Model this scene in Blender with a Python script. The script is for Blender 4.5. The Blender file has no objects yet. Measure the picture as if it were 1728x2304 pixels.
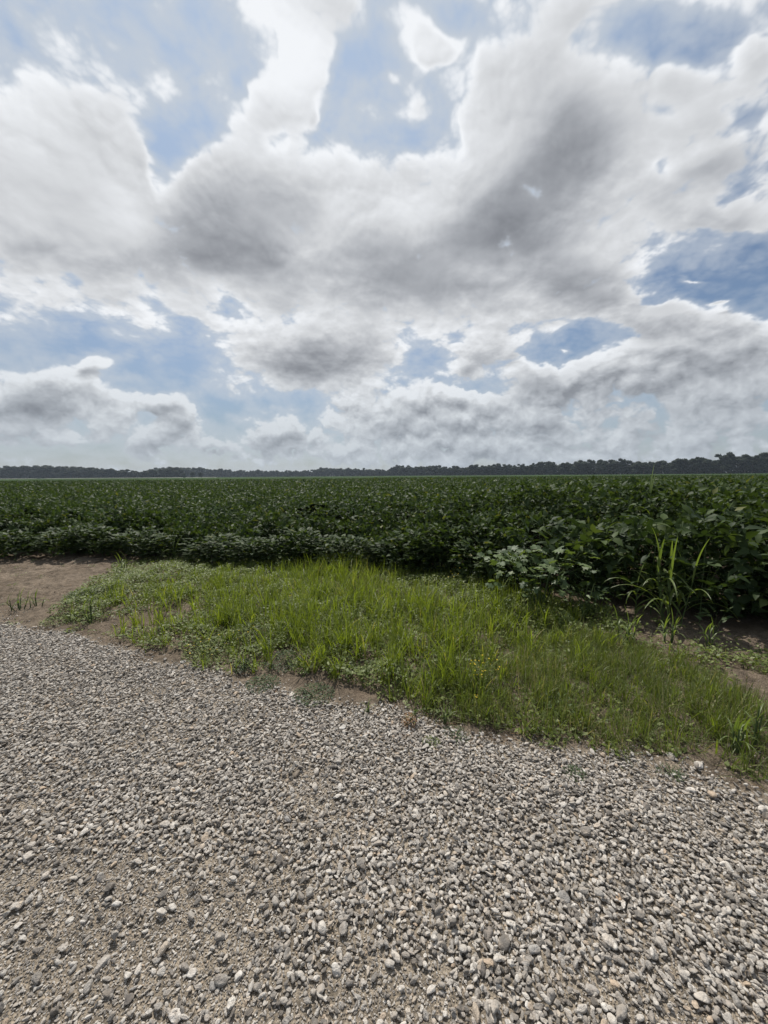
import bpy, math, random
import numpy as np
from mathutils import Matrix, Vector

R = math.radians
scene = bpy.context.scene
col = scene.collection
rng = np.random.default_rng(7)
random.seed(7)

# ------------------------------------------------------------------ camera
CAM_H = 1.6
FPX = 866.0                     # focal length in photo pixels (photo 1728 x 2304)
PITCH = math.atan(82.0 / FPX)
ROLL = 0.0075
fw = np.array([0, math.cos(PITCH), -math.sin(PITCH)])
u0 = np.array([0, math.sin(PITCH), math.cos(PITCH)])
r0 = np.array([1.0, 0, 0])
rt = r0 * math.cos(ROLL) - u0 * math.sin(ROLL)
up = u0 * math.cos(ROLL) + r0 * math.sin(ROLL)
cd = bpy.data.cameras.new('camera')
cam = bpy.data.objects.new('camera', cd)
col.objects.link(cam)
cd.sensor_fit = 'AUTO'
cd.sensor_width = 36.0
cd.lens = 36.0 * FPX / 2304.0
cd.clip_start = 0.05
cd.clip_end = 6000
cam.matrix_world = Matrix(((rt[0], up[0], -fw[0], 0), (rt[1], up[1], -fw[1], 0), (rt[2], up[2], -fw[2], CAM_H), (0, 0, 0, 1)))
scene.camera = cam

def ray(px, py):
    d = fw + rt * (px - 864) / FPX - up * (py - 1152) / FPX
    return d / np.linalg.norm(d)

def gp(px, py, h=0.0):
    """point on the ground (or at height h) that the photograph shows there"""
    d = ray(px, py)
    t = (h - CAM_H) / d[2]
    return np.array([d[0] * t, d[1] * t])

# ------------------------------------------------------------------ light
SUN_EL, SUN_AZ = 58.0, -17.0    # azimuth: degrees to the right of +Y
sdir = Vector((math.sin(R(SUN_AZ)) * math.cos(R(SUN_EL)), math.cos(R(SUN_AZ)) * math.cos(R(SUN_EL)), math.sin(R(SUN_EL))))
sl = bpy.data.lights.new('sun', 'SUN')
sl.energy = 4.8
sl.angle = R(0.6)
sl.color = (1.0, 0.945, 0.875)
sun = bpy.data.objects.new('sun', sl)
sun.rotation_euler = sdir.to_track_quat('Z', 'Y').to_euler()
col.objects.link(sun)

vs = scene.view_settings
vs.view_transform = 'Standard'
vs.look = 'None'
vs.exposure = 0.0
vs.gamma = 1.0
vs.use_curve_mapping = False

# ------------------------------------------------------------------ world: sky texture with clouds
world = bpy.data.worlds.new('World')
scene.world = world
world.use_nodes = True
wt = world.node_tree
wt.nodes.clear()

class NB:
    """small node-building helper"""
    def __init__(s, tree): s.t = tree
    def n(s, typ, **kw):
        x = s.t.nodes.new(typ)
        for k, v in kw.items(): setattr(x, k, v)
        return x
    def put(s, sock, v):
        if hasattr(v, 'is_output'): s.t.links.new(v, sock)
        else: sock.default_value = v
    def m(s, op, a, b=None, c=None, clamp=False):
        x = s.n('ShaderNodeMath', operation=op, use_clamp=clamp)
        s.put(x.inputs[0], a)
        if b is not None: s.put(x.inputs[1], b)
        if c is not None: s.put(x.inputs[2], c)
        return x.outputs[0]
    def v(s, op, a, b=None, out=0):
        x = s.n('ShaderNodeVectorMath', operation=op)
        s.put(x.inputs[0], a)
        if b is not None: s.put(x.inputs[3 if op == 'SCALE' else 1], b)
        return x.outputs[out]
    def ss(s, x, lo, hi, a=0.0, b=1.0, kind='SMOOTHSTEP'):
        m = s.n('ShaderNodeMapRange', interpolation_type=kind)
        s.put(m.inputs[0], x); s.put(m.inputs[1], lo); s.put(m.inputs[2], hi); s.put(m.inputs[3], a); s.put(m.inputs[4], b)
        return m.outputs[0]
    def noise(s, vec, scale, detail=4, rough=0.55, dist=0.0, out=0, lac=2.0):
        x = s.n('ShaderNodeTexNoise')
        s.put(x.inputs['Vector'], vec); s.put(x.inputs['Scale'], scale); s.put(x.inputs['Detail'], detail)
        s.put(x.inputs['Roughness'], rough); s.put(x.inputs['Distortion'], dist); s.put(x.inputs['Lacunarity'], lac)
        return x.outputs[out]
    def mix(s, f, a, b):
        x = s.n('ShaderNodeMix', data_type='RGBA')
        s.put(x.inputs[0], f); s.put(x.inputs[6], a); s.put(x.inputs[7], b)
        return x.outputs[2]
    def ramp(s, f, stops, kind='LINEAR'):
        x = s.n('ShaderNodeValToRGB')
        x.color_ramp.interpolation = kind
        e = x.color_ramp.elements
        while len(e) < len(stops): e.new(0.5)
        for i, (p, c) in enumerate(stops):
            e[i].position = p; e[i].color = (*c, 1)
        s.put(x.inputs[0], f)
        return x.outputs[0]

# ---- cloud field computed in numpy; directions in, cloud colour and cover out
_tab = np.random.default_rng(11).permutation(512).astype(np.int32)
_ga = np.random.default_rng(12).uniform(0, 2 * np.pi, 512)
_gx = np.cos(_ga).astype(np.float32); _gy = np.sin(_ga).astype(np.float32)
def perlin(x, y, seed=0):
    x = x.astype(np.float32); y = y.astype(np.float32)
    fx0 = np.floor(x); fy0 = np.floor(y)
    xi = fx0.astype(np.int32) + seed * 37; yi = fy0.astype(np.int32) + seed * 101
    x = x - fx0; y = y - fy0
    u = x * x * x * (x * (x * 6 - 15) + 10); v = y * y * y * (y * (y * 6 - 15) + 10)
    def g(ix, iy, dx, dy):
        h = _tab[(_tab[ix & 511] + iy) & 511]
        return _gx[h] * dx + _gy[h] * dy
    a = g(xi, yi, x, y); b_ = g(xi + 1, yi, x - 1, y); c_ = g(xi, yi + 1, x, y - 1); d = g(xi + 1, yi + 1, x - 1, y - 1)
    a = a + u * (b_ - a); c_ = c_ + u * (d - c_)
    return (a + v * (c_ - a)) * 1.5
def pfbm(x, y, seed, o=6, gain=.5, billow=False):
    s = 0.; a = 1.; t = 0.
    c_, s_ = math.cos(.6), math.sin(.6)
    for i in range(o):
        n = perlin(x, y, seed + i)
        if billow: n = 2.6 * np.abs(n) - .62
        s = s + a * n; t += a; a *= gain
        x, y = (x * c_ - y * s_) * 2.03, (x * s_ + y * c_) * 2.03
    return s / t * (1.0 if billow else 1.35)
_jx = np.random.default_rng(13).random(512).astype(np.float32); _jy = np.random.default_rng(14).random(512).astype(np.float32)
def worley(x, y, seed=0):
    """rounded bumps: 1 at cell points, falling with the squared distance"""
    x = x.astype(np.float32); y = y.astype(np.float32)
    fx = np.floor(x); fy = np.floor(y); xi = fx.astype(np.int32) + seed * 53; yi = fy.astype(np.int32) + seed * 91
    x = x - fx; y = y - fy; best = np.full(x.shape, 9., np.float32)
    for i in (-1, 0, 1):
        for j in (-1, 0, 1):
            h = _tab[(_tab[(xi + i) & 511] + yi + j) & 511]
            d = (x - i - _jx[h]) ** 2 + (y - j - _jy[h]) ** 2
            np.minimum(best, d, out=best)
    return (.75 - np.minimum(best, 1)) * 1.7 - .80
def puffs(x, y, seed, o=4, gain=.5):
    s = 0.; a = 1.; t = 0.
    for i in range(o):
        s = s + a * worley(x, y, seed + i); t += a; a *= gain
        x, y = (x * .8 - y * .6) * 2.1 + 3.3, (x * .6 + y * .8) * 2.1
    return s / t * 1.5
def sst(x, a, c):
    t = np.clip((x - a) / (c - a), 0, 1); return t * t * (3 - 2 * t)

# what the photograph shows, at 1659 px width: x, y, rx, ry, tilt (deg, counter-clockwise), weight
COVER = [
 # clear gaps
 (250,40,110,90,0,-.75),(430,110,110,130,0,-1.0),(400,250,70,110,-12,-1.1),(352,350,26,55,-5,-.9),(200,140,60,60,0,-.35),(60,60,90,110,0,-.35),(120,190,40,40,0,-.2),(90,320,30,20,0,-.15),
 (275,405,26,26,0,-.55),
 (735,170,48,110,12,-1.25),(700,260,55,55,0,-1.1),(820,110,60,130,0,-1.2),(960,150,80,70,0,-1.1),(1010,60,60,80,0,-1.1),(935,0,80,28,0,-1.6),(1000,20,40,60,0,-.6),(840,290,90,40,0,-.85),(770,310,60,25,0,-.5),(930,250,60,50,0,-.5),(980,290,40,50,20,-.45),(572,312,26,20,0,-.75),
 (1400,60,90,60,0,-1.3),(1510,60,90,55,0,-1.3),(1450,110,90,30,0,-.8),(1250,90,50,25,30,-.3),(1120,60,50,30,0,-.25),(1640,10,30,40,0,-.5),
 (1440,350,24,16,40,-.8),(1590,215,40,30,0,-.35),(1630,260,30,50,10,-.45),(1560,420,60,14,30,-.3),(1400,480,40,22,30,-.2),
 (1630,560,60,70,0,-1.2),(1520,600,110,55,0,-1.35),(1640,640,60,50,0,-1.3),(1420,570,60,40,0,-.6),(1400,640,40,20,0,-.3),(1330,560,20,40,0,-.3),(1560,520,50,30,20,-.5),
 (1180,765,110,26,-4,-1.1),(1260,735,90,24,14,-1.0),(930,775,45,26,0,-1.1),(990,730,40,16,0,-.5),(1010,835,60,14,0,-.9),(880,745,30,20,0,-.5),(830,790,40,14,0,-.3),(1300,700,60,20,0,-.4),
 (90,740,150,28,0,-.75),(290,770,150,50,0,-.95),(180,690,90,20,0,-.35),(420,760,60,60,0,-.5),(330,830,90,20,0,-.6),(500,668,46,14,0,-.9),(405,700,30,14,0,-.6),(350,660,50,18,0,-.4),(60,600,40,14,0,-.35),(30,640,50,20,0,-.3),
 (470,880,70,22,0,-.75),(560,880,110,16,0,-.6),(520,930,40,20,0,-.4),(860,825,50,12,0,-.4),(640,700,20,10,0,-.3),(550,700,20,10,0,-.3),
 (560,60,70,60,0,-.35),(500,200,30,40,0,-.3),(860,205,40,40,0,-.5),(640,860,120,14,0,-.4),
 # clouds
 (935,95,46,44,0,1.7),(838,165,18,16,0,.9),(885,212,52,32,0,1.0),(860,250,40,24,0,.5),
 (690,90,75,95,20,1.1),(640,170,75,55,25,1.0),(600,235,85,45,10,1.0),(740,30,60,50,0,.9),(655,270,12,22,0,.8),
 (190,260,100,120,25,.75),(290,330,40,100,12,.7),(60,430,140,150,0,.7),(240,480,120,90,0,.7),(440,380,90,60,15,.6),
 (1100,180,110,120,40,.8),(1230,40,90,50,30,.5),(1620,80,40,60,0,.8),(1500,190,130,40,10,.7),(1040,110,25,40,0,.4),
 (480,500,260,110,0,.9),(850,460,260,110,0,.7),(1200,380,200,180,0,.9),(900,620,250,70,0,.8),(1250,600,130,80,0,.7),(1540,330,90,50,20,.3),(1580,460,60,30,30,.6),(1500,480,80,40,0,.5),
 (700,770,150,60,0,1.0),(560,760,90,50,0,.4),(430,690,34,12,-40,.8),(190,640,130,30,0,.3),
 (1055,755,75,30,6,1.3),(1000,790,30,14,0,.6),(1100,780,30,12,0,.6),(1430,670,55,24,-8,1.3),(1400,690,60,25,0,.7),(1215,750,16,6,0,1.3),(1500,612,34,7,0,1.5),(1560,658,26,7,0,1.3),(1340,60,8,8,0,.3),
 (1480,720,120,20,8,.9),(1560,740,120,60,0,.9),(1380,780,160,40,8,.9),(1200,815,60,24,0,1.0),(1310,830,120,50,0,.8),(1560,850,160,80,0,.7),(1170,850,60,50,0,.6),
 (950,850,70,26,0,1.1),(900,900,150,60,0,.9),(1050,900,80,50,0,.8),(1180,915,34,40,0,.8),(820,900,60,30,0,.5),
 (120,830,90,40,14,1.3),(215,785,44,20,20,1.3),(60,880,90,60,0,1.1),(240,870,60,40,0,.9),(350,875,50,22,0,1.2),(400,905,40,36,0,.9),(330,950,60,26,0,.8),(470,965,30,12,0,.8),(200,950,80,30,0,.4),
 (640,935,50,24,0,1.2),(580,950,50,20,0,1.0),(740,870,60,14,0,.8),(590,885,60,8,0,.6),(700,985,120,16,0,.4),(1000,970,200,30,0,.6),(1400,960,260,40,0,.6),
]
SHADE = [  # how dark the cloud base looks there
 (470,560,110,60,8,.55),(520,500,110,70,0,.70),(620,440,80,50,10,.45),(430,580,70,40,0,.35),(400,470,60,50,0,.25),
 (1250,290,85,70,30,.55),(1200,370,110,60,30,.75),(1100,470,120,60,20,.75),(1020,520,130,50,10,.70),(1160,510,90,50,0,.5),
 (880,600,110,50,0,.75),(800,560,90,40,0,.45),(960,640,90,34,0,.4),(1230,600,80,40,-10,.7),(1300,640,70,30,0,.35),
 (690,790,90,40,0,.85),(640,780,70,30,0,.4),(780,740,50,30,0,.3),(560,600,90,30,0,.3),(620,650,60,20,0,.25),(450,840,50,16,0,.55),
 (110,440,110,80,0,.22),(280,560,120,40,0,.25),(60,540,90,40,0,.2),(330,330,20,60,0,.15),
 (90,885,60,36,0,.6),(40,900,60,30,0,.4),(230,850,60,16,0,.3),(360,882,34,10,0,.6),(400,925,30,14,0,.5),(330,965,50,14,0,.5),(470,972,26,7,0,.5),
 (640,950,34,8,0,.5),(590,962,40,8,0,.4),(700,880,30,6,0,.2),(920,890,40,20,0,.2),(870,920,30,14,0,.3),(1000,930,50,14,0,.3),
 (1150,835,60,26,0,.65),(1100,860,40,20,0,.3),(1320,850,80,14,0,.5),(1440,830,120,16,0,.3),(1400,900,120,34,0,.65),(1180,930,40,30,0,.3),(1560,800,110,30,0,.35),(1600,900,80,30,0,.3),(1260,900,50,40,0,.3),
 (1530,260,110,30,15,.3),(1560,350,90,24,25,.45),(1480,420,90,24,30,.35),(1600,480,40,14,20,.3),(1620,310,50,20,20,.3),(1420,700,60,10,0,.3),(1380,720,60,12,0,.3),(1050,790,50,10,0,.4),
]
GLARE = [(650,90,110,110,20,.5),(600,220,100,60,10,.4),(500,60,120,120,0,.25),(930,88,50,50,0,.3),(560,460,60,20,20,.25),(640,560,60,20,30,.25),(680,680,50,20,0,.2),(300,420,60,30,20,.1),(900,440,60,30,0,.2),(760,430,60,40,0,.15),(1060,740,60,14,0,.15),(200,770,50,16,20,.2),(940,850,60,30,0,.15)]

def img_xy(D):
    w = D @ fw
    w = np.maximum(w, .08)
    return (864 + FPX * (D @ rt) / w) / 1.0416, (1152 - FPX * (D @ up) / w) / 1.0416

def blob_sum(lst, x, y):
    acc = np.zeros_like(x)
    for (cx, cy, rx, ry, a, w) in lst:
        c_, s_ = math.cos(R(a)), math.sin(R(a))
        dx = x - cx; dy = -(y - cy)
        p = (dx * c_ + dy * s_) / rx; q = (-dx * s_ + dy * c_) / ry
        e = p * p + q * q
        m = e < 9
        acc[m] += w * np.exp(-e[m])
    return acc

def cloud_fields(D):
    dz = np.maximum(D[:, 2], 0)
    k = 1 / (dz + .22)
    X = D[:, 0] * k; Y = D[:, 1] * k                      # on the cloud layer
    az = np.arctan2(D[:, 0], D[:, 1]); el = np.arcsin(np.clip(D[:, 2], -1, 1))
    x, y = img_xy(D)
    lo = 1 - sst(dz, .14, .40)
    hi = 1 - lo
    wx = pfbm(X * 4 + 5, Y * 4, 40, 5, .5); wy = pfbm(X * 4, Y * 4 + 9, 50, 5, .5)
    vx = pfbm(az * 18, el * 22, 60, 5, .5); vy = pfbm(az * 18 + 7, el * 22, 70, 5, .5)
    n1 = pfbm(X * 5.5 + .25 * wx, Y * 5.5 + .25 * wy, 1, 8, .56)
    nb = puffs(X * 8 + .30 * wy, Y * 8 + .30 * wx, 10, 4, .58)
    n2 = pfbm(az * 11, el * 20, 20, 5, .5)                # upright heaps low down
    n3 = puffs(az * 15 + .22 * vy, el * 19 + .22 * vx, 30, 4, .55)
    xw = x + hi * 52 * wx + lo * 30 * vx; yw = y + hi * 52 * wy + lo * 20 * vy
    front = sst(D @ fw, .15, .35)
    cov = 1.10 * np.tanh(blob_sum(COVER, xw, yw) * .9)
    shd = blob_sum(SHADE, x + hi * 60 * wx + lo * 30 * vx, y + hi * 50 * wy + lo * 16 * vy)
    gl = blob_sum(GLARE, xw, yw)
    base = -.16 * lo + .30 * hi - .30 * (1 - front)  # unseen sky behind the camera thinned of clouds to cut the fill light
    det = hi * (.70 * n1 + .80 * nb) + lo * (.30 * n2 + .62 * n3)
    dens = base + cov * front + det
    nm = pfbm(X * 3.4 + 2, Y * 3.4, 80, 3, .45)
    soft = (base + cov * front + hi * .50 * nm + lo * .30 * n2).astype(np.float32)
    nb = hi * nb + lo * n3
    return dens.astype(np.float32), nm, (shd * front).astype(np.float32), (gl * front).astype(np.float32), lo, n1, soft, nb

def clouds(D):
    """-> linear cloud colour (N,3), cover (N), thin veil (N)"""
    S = np.array(sdir)
    dens, nm, shd, gl, lo, n1, soft, n3 = cloud_fields(D)
    D2 = D + .026 * S; D2 /= np.linalg.norm(D2, axis=1)[:, None]
    d2 = cloud_fields(D2)[0]
    emb = np.clip((dens - d2), -.6, .6)                    # + : the cloud thins out towards the sun
    sd = D @ S
    near = sst(sd, .35, .95)
    alpha = sst(dens, .0 + .02 * lo, .55 - .22 * lo)
    edge = 1 - sst(.4 * dens + .6 * soft, .10, .95)
    core = sst(soft, .7, 1.4)
    lum = .49 + .24 * edge + (.17 + .39 * lo) * emb * (1 - .6 * core) + .36 * gl + .20 * near
    lum = lum + (.10 * lo + .04 * (1 - lo)) * (n3 + .1) * (1 - .5 * core) + (1 - lo) * .17 * nm
    sh = 1 - np.exp(-1.15 * np.maximum(shd * (1.15 + .35 * n1 * (1 - lo)), 0))
    lum = lum * (1 - .68 * sh * (1 - .55 * edge))
    lum = np.clip(lum, .15, .95)
    low = 1 - sst(D[:, 2], 0, .33)                         # distance greys the low clouds
    lum = lum * (1 - .50 * low) + .50 * low * .36
    lum = lum + .04 * (1 - low)
    t = np.clip((lum - .2) / .5, 0, 1)[:, None]
    cool = low[:, None] * np.array([-.05, .0, .035])
    tint = cool + (1 - t) * np.array([.93, .985, 1.10]) + t * np.array([.975, 1.0, 1.035])
    col_ = lum[:, None] * tint
    veil = sst(dens + .35 * n1, -1.1, .3)
    return col_.astype(np.float32), alpha.astype(np.float32), veil.astype(np.float32)

def cloud_images(W=4096):
    """the cloud field over the whole sky as two maps (colour; cover and veil) in longitude and latitude"""
    H = W // 2
    def grid(c0, c1, r0_, r1_, st):
        cs = np.arange(c0, c1, st) + st / 2; rs = np.arange(r0_, r1_, st) + st / 2
        lon = -((cs / W) - .5) * 2 * np.pi; lat = (rs / H - .5) * np.pi
        LO, LA = np.meshgrid(lon, lat)
        return np.stack([np.cos(LA) * np.cos(LO), np.cos(LA) * np.sin(LO), np.sin(LA)], -1).reshape(-1, 3), LO.shape
    A = np.zeros((H, W, 4), np.float32); B = np.zeros((H, W, 4), np.float32); A[..., 3] = 1; B[..., 3] = 1
    h0 = H // 2 - 8
    for (c0, c1, r0_, r1_, st) in ((0, W, h0, H, 4), (int(W * .25 - W * .175), int(W * .25 + W * .175), h0, int(H * .5 + H * 64 / 180), 1)):
        if st > 1: r1_ = r0_ + (r1_ - r0_) // st * st
        D, shp = grid(c0, c1, r0_, r1_, st)
        c_, a_, v_ = clouds(D)
        c_ = c_.reshape(*shp, 3); a_ = a_.reshape(shp); v_ = v_.reshape(shp)
        if st > 1: c_, a_, v_ = [np.repeat(np.repeat(q, st, 0), st, 1) for q in (c_, a_, v_)]
        A[r0_:r1_, c0:c1, :3] = c_[:, :c1 - c0]; B[r0_:r1_, c0:c1, 0] = a_[:, :c1 - c0]; B[r0_:r1_, c0:c1, 1] = v_[:, :c1 - c0]
    out = []
    for nm, arr in (('cloud_colour', A), ('cloud_cover', B)):
        im = bpy.data.images.new(nm, W, H, float_buffer=True, is_data=True)
        im.pixels.foreach_set(arr.ravel()); im.update(); out.append(im)
    return out

b = NB(wt)
geo = b.n('ShaderNodeTexCoord')
D0 = b.v('NORMALIZE', geo.outputs['Generated'])
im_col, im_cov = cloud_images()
def env(im):
    x = b.n('ShaderNodeTexEnvironment', interpolation='Linear'); x.image = im; b.put(x.inputs[0], D0); return x.outputs[0]
ccol = env(im_col)
sc_ = b.n('ShaderNodeSeparateColor'); b.put(sc_.inputs[0], env(im_cov))
sp = b.n('ShaderNodeSeparateXYZ'); b.put(sp.inputs[0], D0)
dz = sp.outputs[2]
sky = b.n('ShaderNodeTexSky', sky_type='NISHITA', sun_disc=False)
sky.sun_elevation = R(SUN_EL); sky.sun_rotation = R(SUN_AZ)
sky.air_density = 1.0; sky.dust_density = 0.5; sky.ozone_density = 1.2
SKY_STRENGTH = 0.085
alpha = sc_.outputs[0]
veil = b.m('MULTIPLY', sc_.outputs[1], 0.42)
sund = b.v('DOT_PRODUCT', D0, tuple(sdir), out=1)
haze_f = b.ss(dz, 0.0, 0.34, 0.62, 0.0)
skyc = b.v('SCALE', sky.outputs[0], SKY_STRENGTH)
skyc = b.mix(haze_f, skyc, (.285, .345, .415, 1))
skyc = b.mix(b.ss(sund, .55, 1.0, 0, .85), skyc, (.47, .60, .80, 1))
skyc = b.mix(b.m('MULTIPLY', veil, b.ss(sund, 0.2, .95, .45, 2.0)), skyc, (.62, .67, .73, 1))
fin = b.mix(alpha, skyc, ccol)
# below the horizon: the mean colour of the land
fin = b.mix(b.ss(dz, -0.02, 0.0, 1.0, 0.0), fin, (.10, .11, .08, 1))
bg = b.n('ShaderNodeBackground'); b.put(bg.inputs[0], fin); bg.inputs[1].default_value = 0.93
wo = b.n('ShaderNodeOutputWorld'); wt.links.new(bg.outputs[0], wo.inputs[0])

# ------------------------------------------------------------------ helpers: noise, meshes, tags
def vnoise(x, y, seed=0):
    """smooth value noise in 0..1"""
    x = np.asarray(x, float); y = np.asarray(y, float)
    xi = np.floor(x).astype(np.int64); yi = np.floor(y).astype(np.int64)
    fx = x - xi; fy = y - yi
    fx = fx * fx * (3 - 2 * fx); fy = fy * fy * (3 - 2 * fy)
    def h(a, c):
        v = (a * 374761393 + c * 668265263 + seed * 1442695041) & 0x7fffffff
        v = ((v ^ (v >> 13)) * 1274126177) & 0x7fffffff
        return ((v ^ (v >> 16)) & 0xffff) / 65535.0
    return (h(xi, yi) * (1 - fx) + h(xi + 1, yi) * fx) * (1 - fy) + (h(xi, yi + 1) * (1 - fx) + h(xi + 1, yi + 1) * fx) * fy

def fbm(x, y, seed=0, o=4):
    s = 0; a = 0.5; t = 0
    for i in range(o):
        s = s + a * vnoise(x * 2 ** i, y * 2 ** i, seed + i * 17); t += a; a *= 0.5
    return s / t

def sstep(x, a, c):
    t = np.clip((x - a) / (c - a), 0, 1)
    return t * t * (3 - 2 * t)

def mesh_np(name, V, tris=None, quads=None, mat=None, attrs=None, smooth=False, tri_mat=None):
    me = bpy.data.meshes.new(name)
    V = np.ascontiguousarray(V, dtype=np.float32).reshape(-1, 3)
    loops = []; starts = []; n = 0
    if tris is not None and len(tris):
        t = np.asarray(tris, dtype=np.int32).reshape(-1, 3)
        loops.append(t.ravel()); starts.append(np.arange(len(t)) * 3); n = len(t) * 3
    if quads is not None and len(quads):
        q = np.asarray(quads, dtype=np.int32).reshape(-1, 4)
        loops.append(q.ravel()); starts.append(n + np.arange(len(q)) * 4)
    me.vertices.add(len(V)); me.vertices.foreach_set('co', V.ravel())
    if loops:
        L = np.concatenate(loops); S = np.concatenate(starts).astype(np.int32)
        me.loops.add(len(L)); me.loops.foreach_set('vertex_index', L)
        me.polygons.add(len(S)); me.polygons.foreach_set('loop_start', S)
    if attrs:
        for k, (typ, arr) in attrs.items():
            a = me.attributes.new(k, typ, 'POINT')
            key = 'vector' if typ == 'FLOAT_VECTOR' else 'value'
            a.data.foreach_set(key, np.ascontiguousarray(arr, dtype=np.int32 if typ == 'INT' else np.float32).ravel())
    me.update(calc_edges=True)
    if smooth and loops: me.polygons.foreach_set('use_smooth', np.ones(len(me.polygons), dtype=bool))
    if mat: 
        for m_ in (mat if isinstance(mat, (list, tuple)) else [mat]): me.materials.append(m_)
    if tri_mat is not None: me.polygons.foreach_set('material_index', np.asarray(tri_mat, dtype=np.int32))
    return me

def obj(name, me, parent=None, loc=None, rot=None, scale=None):
    o = bpy.data.objects.new(name, me)
    col.objects.link(o)
    if parent: o.parent = parent
    if loc is not None: o.location = loc
    if rot is not None: o.rotation_euler = rot
    if scale is not None: o.scale = scale if hasattr(scale, '__len__') else (scale,) * 3
    return o

def tag(o, label=None, cat=None, group=None, kind=None):
    if label: o['label'] = label
    if cat: o['category'] = cat
    if group: o['group'] = group
    if kind: o['kind'] = kind
    return o

def rotmats(az, pitch, roll):
    """local x -> direction (az, pitch up), local z -> normal, rolled about x"""
    ca, sa, cp, sp_, cr, sr = np.cos(az), np.sin(az), np.cos(pitch), np.sin(pitch), np.cos(roll), np.sin(roll)
    X = np.stack([ca * cp, sa * cp, sp_], -1)
    Y0 = np.stack([-sa, ca, np.zeros_like(ca)], -1)
    Z0 = np.cross(X, Y0)
    Y = Y0 * cr[..., None] + Z0 * sr[..., None]
    Z = -Y0 * sr[..., None] + Z0 * cr[..., None]
    return np.stack([X, Y, Z], -1)          # columns

def scatter(tv, tt, pos, Rm, scl):
    """copies of template verts tv / tris tt -> merged arrays; also index of the copy per vertex"""
    N = len(pos); nv = len(tv)
    scl = np.asarray(scl)
    if scl.ndim == 1: scl = np.repeat(scl[:, None], 3, 1)
    loc = tv[None, :, :] * scl[:, None, :]
    V = np.einsum('nij,nkj->nki', Rm, loc) + pos[:, None, :]
    T = (tt[None, :, :] + (np.arange(N) * nv)[:, None, None]).reshape(-1, tt.shape[1])
    return V.reshape(-1, 3), T, np.repeat(np.arange(N), nv)

# ------------------------------------------------------------------ materials
def new_mat(name):
    m = bpy.data.materials.new(name); m.use_nodes = True
    t = m.node_tree; t.nodes.clear()
    b = NB(t); out = b.n('ShaderNodeOutputMaterial')
    return m, b, out

def leaf_mat(name, stops, rough=0.45, spec=0.5, trans=0.3, trans_col=None, use_obj=False, var_noise=0.0):
    m, b, out = new_mat(name)
    if use_obj:
        oi = b.n('ShaderNodeObjectInfo'); f = oi.outputs['Random']
    else:
        at = b.n('ShaderNodeAttribute'); at.attribute_name = 'var'; f = at.outputs['Fac']
    if var_noise:
        g = b.n('ShaderNodeNewGeometry')
        nn = b.noise(g.outputs['Position'], 1.3, 3, .6)
        f = b.m('MULTIPLY_ADD', b.m('SUBTRACT', nn, .5), var_noise, f, clamp=True)
    c = b.ramp(f, stops)
    p = b.n('ShaderNodeBsdfPrincipled'); b.put(p.inputs['Base Color'], c)
    p.inputs['Roughness'].default_value = rough
    p.inputs['Specular IOR Level'].default_value = spec
    if trans:
        tr = b.n('ShaderNodeBsdfTranslucent')
        tc = b.v('MULTIPLY', c, trans_col or (1.9, 1.9, 0.7))
        b.put(tr.inputs[0], tc)
        mx = b.n('ShaderNodeMixShader'); mx.inputs[0].default_value = trans
        b.t.links.new(p.outputs[0], mx.inputs[1]); b.t.links.new(tr.outputs[0], mx.inputs[2])
        b.t.links.new(mx.outputs[0], out.inputs[0])
    else:
        b.t.links.new(p.outputs[0], out.inputs[0])
    return m

M_soy = leaf_mat('soy_leaf', [(0, (.022, .038, .015)), (.55, (.040, .064, .022)), (.9, (.066, .096, .030)), (1, (.12, .13, .04))], .55, .13, .24)
M_soyobj = leaf_mat('soy_leaf_single', [(0, (.022, .038, .015)), (.55, (.040, .064, .022)), (.9, (.066, .096, .030)), (1, (.075, .102, .032))], .55, .13, .24, use_obj=True)
M_stem = leaf_mat('green_stem', [(0, (.06, .09, .03)), (1, (.09, .10, .05))], .6, .3, 0)
M_grass = leaf_mat('grass_blade', [(0, (.078, .100, .022)), (.5, (.145, .180, .032)), (.85, (.18, .225, .045)), (1, (.30, .26, .12))], .5, .35, .42, (1.7, 1.8, .5), var_noise=.5)
M_fine = leaf_mat('fine_grass', [(0, (.062, .080, .024)), (.5, (.110, .138, .034)), (.85, (.14, .175, .05)), (1, (.28, .24, .13))], .5, .35, .35, (1.6, 1.7, .6), var_noise=.4)
M_cover = leaf_mat('ground_cover_leaf', [(0, (.055, .080, .022)), (.5, (.118, .152, .036)), (1, (.21, .245, .08))], .55, .35, .3, (1.6, 1.7, .5), var_noise=.5)
M_weed = leaf_mat('pale_weed_leaf', [(0, (.052, .084, .034)), (.6, (.088, .13, .048)), (1, (.13, .175, .065))], .55, .4, .25, use_obj=True)
M_blade = leaf_mat('broad_grass_leaf', [(0, (.11, .15, .05)), (1, (.17, .22, .075))], .42, .45, .40, (1.7, 1.8, .5), use_obj=True)
M_darkweed = leaf_mat('mat_weed_leaf', [(0, (.030, .055, .022)), (.6, (.05, .085, .03)), (1, (.085, .12, .04))], .55, .35, .2)
M_dry = leaf_mat('dry_stem', [(0, (.16, .09, .05)), (1, (.24, .15, .08))], .8, .2, .1)
M_yellow = leaf_mat('yellow_petal', [(0, (.62, .44, .03)), (1, (.75, .58, .05))], .6, .3, .2, (1.2, 1.1, .8))
M_tree = leaf_mat('tree_leaf', [(0, (.010, .018, .009)), (.6, (.020, .031, .013)), (1, (.042, .058, .022))], .75, .15, .1)

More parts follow.
